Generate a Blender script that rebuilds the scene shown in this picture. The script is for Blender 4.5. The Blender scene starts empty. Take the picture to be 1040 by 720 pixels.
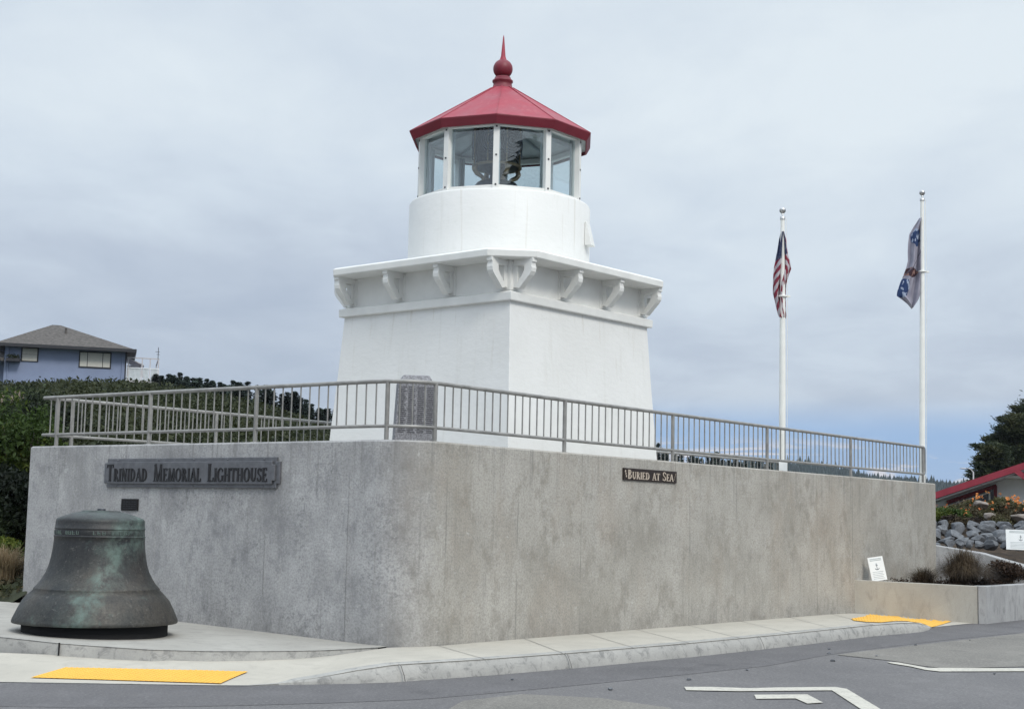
import bpy, math, random
import numpy as np
from mathutils import Vector, Matrix, noise as mnoise
PI = math.pi
rnd = random.Random(7)
nr = np.random.RandomState(11)
sc = bpy.context.scene
col = sc.collection

# ------------------------------------------------------------------ camera
F, PITCH, ROLL, EYE = 1492.17, .1127, .0218, 1.3
cam = bpy.data.cameras.new('camera'); camo = bpy.data.objects.new('camera', cam); col.objects.link(camo)
cam.sensor_width = 36; cam.lens = F / 1040 * 36; cam.clip_start = .1; cam.clip_end = 9000
fwd = Vector((0, math.cos(PITCH), math.sin(PITCH))); up0 = Vector((0, -math.sin(PITCH), math.cos(PITCH))); rt0 = Vector((1, 0, 0))
cr, sr = math.cos(ROLL), math.sin(ROLL)
rt = rt0 * cr + up0 * sr; up = up0 * cr - rt0 * sr
m = Matrix((rt, up, -fwd)).transposed().to_4x4(); m.translation = Vector((0, 0, EYE)); camo.matrix_world = m
sc.camera = camo

def ray(u, v):
    a, b = u - 520., v - 360.
    X = a * cr + b * sr; Y = -a * sr + b * cr
    return rt0 * (X / F) + fwd + up0 * (-Y / F)
def at(u, v, depth):                 # the point the photograph shows there, at a given distance north
    d = ray(u, v); return Vector((0, 0, EYE)) + d * (depth / d.y)
def on(u, v, z):                     # the point of a level surface
    d = ray(u, v); return Vector((0, 0, EYE)) + d * ((z - EYE) / d.z)

# ------------------------------------------------------------------ world, sun, exposure
SUN_EL, SUN_AZ = math.radians(42), math.radians(150)     # azimuth clockwise from +Y
w = bpy.data.worlds.new('World'); sc.world = w; w.use_nodes = True
nt = w.node_tree; nt.nodes.clear()
def N(tree, t, **k):
    n = tree.nodes.new(t)
    for a, b in k.items(): setattr(n, a, b)
    return n
class G:                              # small node-graph helper
    def __init__(s, tree): s.t = tree; s.l = tree.links
    def n(s, t, **k): return N(s.t, t, **k)
    def put(s, sock, v):
        if isinstance(v, bpy.types.NodeSocket): s.l.new(v, sock)
        elif v is not None:
            if hasattr(sock, 'default_value') and hasattr(sock.default_value, '__len__') and not hasattr(v, '__len__'): v = (v,) * len(sock.default_value)
            if hasattr(v, '__len__') and len(v) == 3 and len(sock.default_value) == 4: v = (*v, 1)
            sock.default_value = v
    def math(s, op, a, b=None, c=None, clamp=False):
        n = s.n('ShaderNodeMath', operation=op, use_clamp=clamp); s.put(n.inputs[0], a)
        if b is not None: s.put(n.inputs[1], b)
        if c is not None: s.put(n.inputs[2], c)
        return n.outputs[0]
    def mix(s, f, a, b, blend='MIX'):
        n = s.n('ShaderNodeMix', data_type='RGBA', blend_type=blend); s.put(n.inputs[0], f); s.put(n.inputs[6], a); s.put(n.inputs[7], b); return n.outputs[2]
    def noise(s, vec, scale, detail=4, rough=.55, dist=0):
        n = s.n('ShaderNodeTexNoise'); s.put(n.inputs['Vector'], vec); n.inputs['Scale'].default_value = scale
        n.inputs['Detail'].default_value = detail; n.inputs['Roughness'].default_value = rough; n.inputs['Distortion'].default_value = dist
        return n.outputs['Fac']
    def map(s, vec, sc_=(1, 1, 1), loc=(0, 0, 0), rot=(0, 0, 0)):
        n = s.n('ShaderNodeMapping'); s.put(n.inputs[0], vec); n.inputs['Scale'].default_value = sc_; n.inputs['Location'].default_value = loc; n.inputs['Rotation'].default_value = rot
        return n.outputs[0]
    def rng(s, v, a, b, c=0, d=1, smooth=False):
        n = s.n('ShaderNodeMapRange'); n.interpolation_type = 'SMOOTHSTEP' if smooth else 'LINEAR'
        s.put(n.inputs[0], v)
        for i, x in enumerate((a, b, c, d)): s.put(n.inputs[i + 1], x)
        return n.outputs[0]
    def ramp(s, v, stops):
        n = s.n('ShaderNodeValToRGB'); s.put(n.inputs[0], v); e = n.color_ramp.elements
        while len(e) < len(stops): e.new(.5)
        for i, (p, c) in enumerate(stops): e[i].position = p; e[i].color = (*c, 1) if len(c) == 3 else c
        return n.outputs[0]
g = G(nt)
sky = g.n('ShaderNodeTexSky'); sky.sky_type = 'NISHITA'; sky.sun_disc = False
sky.sun_elevation = SUN_EL; sky.sun_rotation = SUN_AZ; sky.air_density = 1; sky.dust_density = .6; sky.ozone_density = 1.5
tc = g.n('ShaderNodeTexCoord').outputs['Generated']
sep = g.n('ShaderNodeSeparateXYZ'); g.put(sep.inputs[0], tc); dx, dy, dz = sep.outputs
el = g.math('MAXIMUM', dz, 0.0)
den = g.math('ADD', el, .16)
comb = g.n('ShaderNodeCombineXYZ'); g.put(comb.inputs[0], g.math('DIVIDE', dx, den)); g.put(comb.inputs[1], g.math('DIVIDE', dy, den)); comb.inputs[2].default_value = 1.7
cl = comb.outputs[0]
n1 = g.noise(g.map(cl, (1, .55, 1), (3.1, 1.2, 0)), .95, 4, .5, .6)
n2 = g.noise(g.map(cl, (1, .8, 1), (7, 2, 0)), 3.4, 7, .6, .3)
nn = g.math('ADD', g.math('MULTIPLY', n1, .62), g.math('MULTIPLY', n2, .38))
# bright and grey parts of the cloud deck; the deck is greyest low on the west side
side = g.rng(dx, -.36, .30, 0, 1, True)
band = g.rng(el, .05, .30, 0, 1, True)
lum = g.math('ADD', g.math('MULTIPLY', g.rng(nn, .38, .62, -.5, .5), .46), g.math('ADD', g.math('MULTIPLY', band, .70), g.math('MULTIPLY', side, .20)))
cloud = g.ramp(lum, [(0, (.42, .49, .60)), (.3, (.50, .57, .67)), (.62, (.62, .70, .785)), (1, (.735, .81, .865))])
# zenith of an overcast sky is brighter than the horizon
gain = g.rng(el, .36, .95, 1.0, 2.5, True)
cloud = g.mix(1.0, cloud, g.math('MULTIPLY', gain, 1.0), 'MULTIPLY')
# low gap of blue sky with small bright clouds towards the sea
gapn = g.noise(g.map(tc, (9, 9, 60), (0.3, 0, .13)), 1.0, 5, .55, .4)
gap = g.math('MULTIPLY', g.rng(el, .090, .058, 0, 1, True), g.rng(g.math('ADD', dx, g.math('MULTIPLY', gapn, .25)), .08, .24, 0, 1, True))
blue = g.mix(.75, g.mix(1.0, sky.outputs[0], (.10, .10, .10), 'MULTIPLY'), (.20, .38, .74))
puff = g.noise(g.map(tc, (10, 10, 52), (2.1, 0, 1.43)), 1.0, 6, .65, .9)
puff = g.math('MULTIPLY', g.rng(puff, .52, .62, 0, 1, True), g.math('MULTIPLY', g.rng(el, .020, .032, 0, 1, True), g.rng(el, .062, .048, 0, 1, True)))
blue = g.mix(puff, blue, (.70, .68, .72))
skyc = g.mix(g.math('MULTIPLY', gap, .92), cloud, blue)
bg1 = g.n('ShaderNodeBackground'); g.put(bg1.inputs[0], skyc); bg1.inputs[1].default_value = 1.0
bg0 = g.n('ShaderNodeBackground'); g.put(bg0.inputs[0], sky.outputs[0]); bg0.inputs[1].default_value = .05
ms = g.n('ShaderNodeMixShader'); ms.inputs[0].default_value = .93
g.l.new(bg0.outputs[0], ms.inputs[1]); g.l.new(bg1.outputs[0], ms.inputs[2])
wo = g.n('ShaderNodeOutputWorld'); g.l.new(ms.outputs[0], wo.inputs[0])

sl = bpy.data.lights.new('sun', 'SUN'); sl.energy = 1.55; sl.angle = math.radians(16); sl.color = (1, .95, .87)
so = bpy.data.objects.new('sun', sl); col.objects.link(so)
sd = Vector((math.sin(SUN_AZ) * math.cos(SUN_EL), math.cos(SUN_AZ) * math.cos(SUN_EL), math.sin(SUN_EL)))
so.rotation_euler = (-sd).to_track_quat('-Z', 'Y').to_euler(); so.location = (20, -20, 30)
vs = sc.view_settings; vs.view_transform = 'Standard'; vs.look = 'None'; vs.exposure = 0.13; vs.gamma = 1; vs.use_curve_mapping = False
sc.render.engine = 'CYCLES'; sc.cycles.use_denoising = True; sc.cycles.max_bounces = 8; sc.cycles.transparent_max_bounces = 16
sc.cycles.sample_clamp_indirect = 6

# ------------------------------------------------------------------ materials
MATS = {}
def mat(name, fn):
    if name in MATS: return MATS[name]
    m = bpy.data.materials.new(name); m.use_nodes = True; t = m.node_tree; t.nodes.clear(); g = G(t)
    out = g.n('ShaderNodeOutputMaterial'); b = g.n('ShaderNodeBsdfPrincipled'); g.l.new(b.outputs[0], out.inputs[0])
    g.b = b; g.out = out; g.oc = g.n('ShaderNodeTexCoord').outputs['Object']; g.pos = g.n('ShaderNodeNewGeometry').outputs['Position']
    fn(g, b.inputs); MATS[name] = m; return m
def bump(g, h, strength=.3, dist=.01):
    n = g.n('ShaderNodeBump'); n.inputs['Strength'].default_value = strength; n.inputs['Distance'].default_value = dist; g.put(n.inputs['Height'], h)
    g.l.new(n.outputs[0], g.b.inputs['Normal'])
def plain(name, c, rough=.6, metal=0, var=.12, scale=6, bmp=0, bs=40):
    def fn(g, i):
        n = g.noise(g.pos, scale, 5)
        g.put(i['Base Color'], g.mix(g.rng(n, .3, .7), [x * (1 - var) for x in c], [min(1, x * (1 + var)) for x in c]))
        i['Roughness'].default_value = rough; i['Metallic'].default_value = metal
        if bmp: bump(g, g.noise(g.pos, bs, 4), bmp, .01)
    return mat(name, fn)
def leafmat(name, c1, c2, c3=None, trans=.25):
    def fn(g, i):
        gi = g.n('ShaderNodeNewGeometry').outputs['Random Per Island']
        c = g.mix(gi, c1, c2)
        n = g.noise(g.pos, .45, 5, .65); c = g.mix(g.rng(n, .46, .56), c, c3 or [x * .6 for x in c1])
        g.put(i['Base Color'], c); i['Roughness'].default_value = .65; i['Specular IOR Level'].default_value = .25
        tr = g.n('ShaderNodeBsdfTranslucent'); g.put(tr.inputs[0], c); mx = g.n('ShaderNodeMixShader'); mx.inputs[0].default_value = trans
        g.l.new(g.b.outputs[0], mx.inputs[1]); g.l.new(tr.outputs[0], mx.inputs[2]); g.l.new(mx.outputs[0], g.out.inputs[0])
    return mat(name, fn)

def concrete_wall(g, i):
    uv = g.n('ShaderNodeUVMap').outputs[0]
    s = g.n('ShaderNodeSeparateXYZ'); g.put(s.inputs[0], uv); u, v, _ = s.outputs
    big = g.noise(g.map(uv, (1, .8, 1)), 1.1, 6, .6, .5)
    mid = g.math('ADD', g.math('MULTIPLY', g.noise(g.map(uv, (1, .75, 1), (4, 9, 0)), 2.2, 10, .74, .15), .6), g.math('MULTIPLY', g.noise(g.map(uv, (1, .6, 1), (14, 2, 0)), 8.0, 8, .74, .15), .4))
    fine = g.noise(uv, 40, 7, .7)
    grain = g.noise(g.map(uv, (1, 1, 1), (3, 3, 3)), 150, 3, .6)
    streak = g.noise(g.map(uv, (12, .5, 1)), 1.5, 6, .65, .5)
    blot = g.noise(g.map(uv, (1, .75, 1), (8, 3, 0)), 1.5, 6, .65, .3)
    west = g.rng(g.math('ADD', u, g.math('MULTIPLY', mid, .8)), 6.2, 7.2, 1, 0, True)      # cooler left of the corner: bluish sky light painted into the colour
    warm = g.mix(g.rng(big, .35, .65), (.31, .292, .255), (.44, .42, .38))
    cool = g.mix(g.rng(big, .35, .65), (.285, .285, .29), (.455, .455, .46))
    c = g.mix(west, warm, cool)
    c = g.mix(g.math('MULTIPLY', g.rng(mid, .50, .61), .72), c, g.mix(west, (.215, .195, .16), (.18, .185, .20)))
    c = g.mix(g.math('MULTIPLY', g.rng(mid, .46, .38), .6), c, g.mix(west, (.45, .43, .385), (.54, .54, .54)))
    c = g.mix(g.math('MULTIPLY', g.math('MULTIPLY', g.rng(streak, .54, .70), g.rng(blot, .4, .6)), .5), c, (.16, .155, .145))
    c = g.mix(g.math('MULTIPLY', g.rng(streak, .42, .30), .25), c, (.46, .44, .40))
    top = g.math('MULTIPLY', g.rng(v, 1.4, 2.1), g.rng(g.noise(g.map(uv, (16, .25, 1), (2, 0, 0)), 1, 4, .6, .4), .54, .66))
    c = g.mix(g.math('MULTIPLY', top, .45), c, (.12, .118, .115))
    rust = g.math('MULTIPLY', g.rng(g.noise(g.map(uv, (1, .5, 1), (31, 5, 0)), 1.3, 4), .50, .66), g.math('SUBTRACT', 1, west))
    c = g.mix(g.math('MULTIPLY', rust, .28), c, (.34, .275, .21))
    # dark speckled blotches, mostly on the left face
    sp = g.math('MULTIPLY', g.rng(g.noise(uv, 17, 9, .8, .2), .51, .58), g.rng(blot, .47, .57))
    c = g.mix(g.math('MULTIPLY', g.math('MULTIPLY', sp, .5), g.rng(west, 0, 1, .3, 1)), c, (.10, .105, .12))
    chip = g.rng(g.noise(g.map(uv, (1, 1, 1), (18, 3, 0)), 11, 8, .75), .60, .66)
    c = g.mix(g.math('MULTIPLY', chip, .55), c, (.55, .545, .53))
    c = g.mix(g.math('MULTIPLY', g.rng(fine, .44, .62), .5), c, (.17, .165, .16))
    c = g.mix(g.math('MULTIPLY', g.rng(grain, .45, .7), .22), c, (.6, .58, .55))
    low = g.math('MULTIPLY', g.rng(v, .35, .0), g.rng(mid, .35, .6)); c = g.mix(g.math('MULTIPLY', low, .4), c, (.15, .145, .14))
    wob = g.math('ADD', u, g.math('MULTIPLY', g.noise(g.map(uv, (.01, 1.5, 1)), 1, 3), .02))
    fr = g.math('ABSOLUTE', g.math('SUBTRACT', g.math('FRACT', g.math('DIVIDE', wob, 1.22)), .5))
    seam = g.math('MULTIPLY', g.rng(fr, .003, .010, 1, 0), g.rng(g.noise(g.map(uv, (1.5, 1.3, 1)), 1, 2), .42, .6))
    c = g.mix(g.math('MULTIPLY', seam, .42), c, (.13, .125, .12))
    g.put(i['Base Color'], c); i['Roughness'].default_value = .85; i['Specular IOR Level'].default_value = .3
    bump(g, g.math('ADD', g.math('MULTIPLY', fine, .6), g.math('ADD', g.math('MULTIPLY', mid, .8), g.math('MULTIPLY', seam, -.6))), .5, .012)
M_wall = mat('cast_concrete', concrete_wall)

def concrete(name, a, b, dark, s=1.0, amt=.4, vert=False):
    def fn(g, i):
        p = g.pos
        big = g.noise(p, 1.1 * s, 5, .6, .4); mid = g.noise(g.map(p, (1, 1, .4) if vert else (1, 1, 1), (3, 5, 1)), 5 * s, 7, .68, .8); fine = g.noise(p, 60, 4, .6)
        c = g.mix(g.rng(big, .3, .7), a, b)
        c = g.mix(g.math('MULTIPLY', g.rng(mid, .5, .68), amt), c, dark)
        c = g.mix(g.math('MULTIPLY', g.rng(fine, .4, .7), .18), c, dark)
        g.put(i['Base Color'], c); i['Roughness'].default_value = .88; i['Specular IOR Level'].default_value = .3
        bump(g, g.math('ADD', fine, mid), .25, .006)
    return mat(name, fn)
M_walk = concrete('sidewalk_concrete', (.41, .385, .335), (.49, .46, .40), (.34, .32, .285), 1.0, .45)
M_plaza = concrete('plaza_concrete', (.33, .315, .285), (.41, .395, .36), (.25, .24, .225), 1.2, .5)
M_kerb = concrete('kerb_concrete', (.31, .305, .29), (.42, .41, .385), (.13, .13, .13), 1.8, .7, False)
M_planter = concrete('planter_concrete', (.33, .312, .275), (.40, .382, .34), (.20, .185, .165), 1.3, .4, True)
M_planter2 = concrete('planter_grey_concrete', (.29, .29, .29), (.40, .40, .40), (.17, .17, .175), 1.8, .6, True)
M_deck = concrete('deck_concrete', (.36, .35, .33), (.42, .41, .39), (.28, .27, .26))

def asphalt(name, a, b, speck, sp_amt):
    def fn(g, i):
        p = g.pos; big = g.noise(p, .5, 4, .6, .6); mid = g.noise(g.map(p, (1, .6, 1)), 2.4, 6, .65, .5); fine = g.noise(p, 120, 3, .7); v = g.n('ShaderNodeTexVoronoi'); g.put(v.inputs[0], p); v.inputs['Scale'].default_value = 70
        c = g.mix(g.rng(big, .32, .68), a, b); c = g.mix(g.math('MULTIPLY', g.rng(mid, .5, .72), .4), c, [x * 1.5 for x in b])
        c = g.mix(g.math('MULTIPLY', g.rng(fine, .5, .75), sp_amt), c, speck)
        cm = g.noise(p, 34, 4, .7); c = g.mix(g.math('MULTIPLY', g.rng(cm, .54, .68), sp_amt), c, speck); c = g.mix(g.math('MULTIPLY', g.rng(cm, .46, .34), .45), c, [x * .55 for x in a])
        oil = g.math('MULTIPLY', g.rng(g.noise(p, 1.3, 3, .5), .62, .72), .35); c = g.mix(oil, c, [x * .5 for x in a])
        c = g.mix(g.math('MULTIPLY', g.rng(v.outputs[0], .18, .05), sp_amt), c, speck)
        g.put(i['Base Color'], c); i['Roughness'].default_value = .82; i['Specular IOR Level'].default_value = .35
        bump(g, fine, .5, .004)
    return mat(name, fn)
M_road = asphalt('road_asphalt', (.105, .101, .105), (.135, .130, .132), (.29, .28, .265), .55)
M_newroad = asphalt('fresh_asphalt', (.088, .085, .090), (.112, .108, .112), (.26, .25, .24), .5)
M_patch = asphalt('old_asphalt', (.135, .128, .118), (.18, .17, .155), (.33, .31, .27), .7)
M_white = None
def whitewash(g, i):
    p = g.oc
    c = g.mix(g.rng(g.noise(p, 1.3, 4), .3, .7), (.72, .72, .70), (.77, .77, .755))
    st = g.rng(g.noise(g.map(p, (5, 5, .35)), 1.6, 5, .6), .58, .75)
    c = g.mix(g.math('MULTIPLY', st, .30), c, (.56, .55, .50))
    z = g.n('ShaderNodeSeparateXYZ'); g.put(z.inputs[0], p)
    dr_ = g.math('MULTIPLY', g.rng(g.noise(g.map(p, (14, 14, .5)), 1.2, 4, .6), .60, .70), g.rng(z.outputs[2], 1.2, 2.4))
    c = g.mix(g.math('MULTIPLY', dr_, .35), c, (.50, .46, .38))
    c = g.mix(g.math('MULTIPLY', g.rng(g.noise(p, 6, 7, .7), .60, .70), .25), c, (.60, .60, .57))
    g.put(i['Base Color'], c); i['Roughness'].default_value = .55
    bump(g, g.math('ADD', g.noise(g.map(p, (1, 1, 1.7)), 9, 5, .6), g.math('MULTIPLY', g.noise(p, 2.5, 3), 1.2)), .22, .02)
M_tower = mat('whitewashed_masonry', whitewash)
M_trim = plain('white_trim_paint', (.75, .75, .725), .5, 0, .06, 3, .12, 14)
def redroof(g, i):
    p = g.oc; n = g.noise(p, 2.6, 6, .6); f = g.noise(g.map(p, (6, 6, 1.2)), 2.2, 6, .65)
    c = g.mix(g.rng(n, .35, .65), (.27, .020, .042), (.33, .034, .058)); c = g.mix(g.math('MULTIPLY', g.rng(f, .52, .68), .5), c, (.38, .10, .12)); c = g.mix(g.math('MULTIPLY', g.rng(g.noise(p, 9, 6, .7), .60, .70), .5), c, (.15, .02, .03))
    g.put(i['Base Color'], c); g.put(i['Roughness'], g.rng(n, .3, .7, .45, .7)); bump(g, n, .12, .02)
M_red = mat('red_roof_paint', redroof)
M_barn = plain('faded_barn_red', (.27, .025, .045), .6, 0, .15, 3)
M_reddark = plain('dark_red_fascia_paint', (.17, .012, .026), .5, 0, .1, 4)
def bronze(g, i):
    p = g.oc
    n = g.noise(p, 3.2, 6, .65, .6); f = g.noise(g.map(p, (1, 1, 1.2)), 24, 6, .7)
    s = g.n('ShaderNodeSeparateXYZ'); g.put(s.inputs[0], p)
    c = g.mix(g.rng(n, .35, .65), (.028, .031, .031), (.060, .062, .056))
    c = g.mix(g.math('MULTIPLY', g.rng(g.noise(p, 1.7, 3), .42, .62), .6), c, (.078, .066, .053))
    c = g.mix(g.math('MULTIPLY', g.rng(s.outputs[2], .35, .75), .55), c, (.022, .024, .030))
    c = g.mix(g.math('MULTIPLY', g.rng(g.noise(g.map(p, (9, 9, .8)), 1.6, 5, .65), .52, .66), .45), c, (.018, .020, .024))
    c = g.mix(g.math('MULTIPLY', g.rng(g.noise(p, 40, 4, .7), .45, .65), .5), c, (.014, .014, .017))
    wv = g.math('ADD', g.math('MULTIPLY', s.outputs[2], .35), g.math('MULTIPLY', n, .5))
    run = g.math('SUBTRACT', g.math('ADD', s.outputs[0], .20), wv)
    gr = g.math('MULTIPLY', g.rng(g.math('ABSOLUTE', run), .02, .22, 1, 0, True), g.rng(g.noise(p, 7, 6, .7), .38, .62))
    top = g.math('MULTIPLY', g.rng(s.outputs[2], 1.0, 1.15), g.rng(g.noise(p, 6, 4), .35, .6))
    gr = g.math('MAXIMUM', g.math('MULTIPLY', gr, .95), g.math('MULTIPLY', top, .6))
    gr = g.math('MAXIMUM', gr, g.math('MULTIPLY', g.rng(g.noise(g.map(p, (1, 1, 1), (5, 2, 1)), 3.5, 6, .7), .60, .72), .6))
    c = g.mix(gr, c, (.095, .140, .122))
    c = g.mix(g.math('MULTIPLY', g.rng(f, .57, .68), .38), c, (.19, .19, .175))
    g.put(i['Base Color'], c); g.put(i['Metallic'], g.math('MULTIPLY', g.math('SUBTRACT', 1, gr), .35)); g.put(i['Roughness'], g.rng(f, .3, .7, .42, .68))
    bump(g, g.math('ADD', f, n), .3, .008)
M_bronze = mat('weathered_bronze', bronze)
M_bronzelet = plain('pale_green_patina', (.11, .15, .135), .7, .1, .25, 30)
M_black = plain('black_rubber', (.006, .006, .007), .9)
M_rail = plain('galvanised_steel', (.262, .256, .244), .45, .25, .22, 9)
M_glyph = plain('blackened_lettering', (.012, .012, .014), .6)
M_signgrey = plain('pewter_plaque', (.135, .138, .15), .42, .35, .18, 12, .2, 60)
M_signbrown = plain('dark_bronze_plaque', (.028, .018, .014), .5, .3, .3, 30)
M_signlet = plain('pale_bronze_lettering', (.52, .44, .36), .5, .1, .2, 60)
M_yellow = concrete('yellow_tactile_paving', (.74, .41, .07), (.79, .455, .09), (.58, .33, .08), 1.2, .3)
M_line = concrete('worn_road_paint', (.47, .45, .395), (.57, .545, .48), (.2, .19, .18), 5, .6)
M_pole = plain('white_gloss_pole', (.80, .80, .76), .35, 0, .05)
M_ball = plain('aluminium_ball', (.5, .5, .5), .3, .8, .1)
M_card = plain('white_printed_card', (.78, .80, .80), .5, 0, .03)
M_ink = plain('grey_ink', (.42, .46, .47), .6)
M_inkdark = plain('dark_ink', (.10, .12, .14), .6)
M_stone = plain('grey_granite', (.19, .19, .205), .6, 0, .55, 55, .3, 90)
M_stonelet = plain('cut_letters', (.075, .075, .085), .8)
M_dirt = plain('garden_soil', (.07, .05, .035), .95, 0, .4, 12, .6, 20)
M_hill = plain('scrub_soil', (.030, .036, .016), .95, 0, .5, 1.2, .6, 3)
M_ground = plain('field_ground', (.08, .09, .05), .95, 0, .4, .1)
M_far = plain('far_forest', (.022, .035, .030), .95, 0, .4, .02)
M_rock = concrete('grey_boulder', (.085, .09, .10), (.19, .20, .215), (.035, .037, .042), 6, .7)
M_rockbrown = concrete('brown_boulder', (.19, .165, .15), (.27, .24, .21), (.10, .085, .075), 5, .6)
M_bark = plain('bark', (.05, .038, .028), .9, 0, .3, 5)
M_green = leafmat('thicket_leaves', (.010, .017, .007), (.062, .074, .034), (.034, .040, .015))
M_dgreen = leafmat('dark_leaves', (.010, .018, .008), (.050, .070, .030))
M_ygreen = leafmat('yellow_green_leaves', (.07, .11, .02), (.19, .21, .04), (.04, .07, .015))
M_conifer = leafmat('conifer_needles', (.012, .024, .018), (.030, .048, .032), None, .1)
M_cypress = leafmat('cypress_needles', (.012, .022, .012), (.040, .055, .022), (.05, .055, .02), .15)
M_brown = leafmat('brown_sedge', (.050, .034, .020), (.19, .14, .085), (.03, .022, .016))
M_dbrown = leafmat('dark_brown_shrub', (.030, .018, .014), (.085, .055, .035))
M_straw = leafmat('dry_straw', (.24, .18, .11), (.42, .33, .21), (.12, .09, .05))
M_litter = leafmat('dry_litter', (.05, .042, .025), (.16, .125, .075), (.04, .05, .02))
M_plume = leafmat('pampas_plume', (.45, .36, .30), (.62, .52, .45), (.4, .3, .26))
M_orange = leafmat('orange_petals', (.70, .22, .05), (.85, .40, .14), (.6, .2, .08))
M_lavgreen = leafmat('garden_leaves', (.035, .045, .018), (.15, .14, .065), (.08, .06, .035))
M_blue = plain('blue_siding', (.225, .275, .41), .7, 0, .06, 1)
M_shingle = plain('grey_shingles', (.085, .076, .07), .9, 0, .4, 4.5)
M_darktrim = plain('black_trim', (.02, .02, .025), .6)
M_blind = plain('cream_blinds', (.56, .55, .50), .8, 0, .05)
M_bwhite = plain('painted_white_siding', (.84, .86, .88), .6, 0, .04)
M_soffit = plain('grey_soffit', (.52, .50, .52), .7, 0, .05)
def glass(g, i):
    tr = g.n('ShaderNodeBsdfTransparent'); tr.inputs[0].default_value = (.90, .94, .95, 1)
    gl = g.n('ShaderNodeBsdfGlossy'); gl.inputs['Roughness'].default_value = .01; gl.inputs[0].default_value = (1, 1, 1, 1)
    lw = g.n('ShaderNodeLayerWeight'); lw.inputs[0].default_value = .5
    rf = g.math('ADD', .08, g.math('MULTIPLY', g.math('POWER', lw.outputs[1], 4.5), .75))
    mx = g.n('ShaderNodeMixShader'); g.put(mx.inputs[0], rf); g.l.new(tr.outputs[0], mx.inputs[1]); g.l.new(gl.outputs[0], mx.inputs[2]); g.l.new(mx.outputs[0], g.out.inputs[0])
M_glass = mat('lantern_glass', glass)
def lensglass(g, i):
    g.put(i['Base Color'], g.mix(g.rng(g.noise(g.oc, 5, 4), .4, .6), (.012, .012, .016), (.05, .05, .06))); i['Metallic'].default_value = .3; i['Roughness'].default_value = .16; i['IOR'].default_value = 1.7; i['Coat Weight'].default_value = .5
M_lens = mat('lens_prism_glass', lensglass)
M_screen = plain('frosted_glass_screen', (.50, .55, .58), .2)
M_ring = plain('lens_ring_glass', (.16, .17, .20), .12, .3)
M_brass = plain('aged_brass', (.34, .26, .17), .3, .8, .25, 20)
M_iron = plain('dark_iron', (.035, .037, .045), .4, .5, .2)
M_inside = plain('lantern_ceiling_paint', (.55, .58, .58), .6, 0, .1)
M_mull = plain('grey_glazing_bar', (.36, .40, .42), .5, 0, .1)

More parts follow.
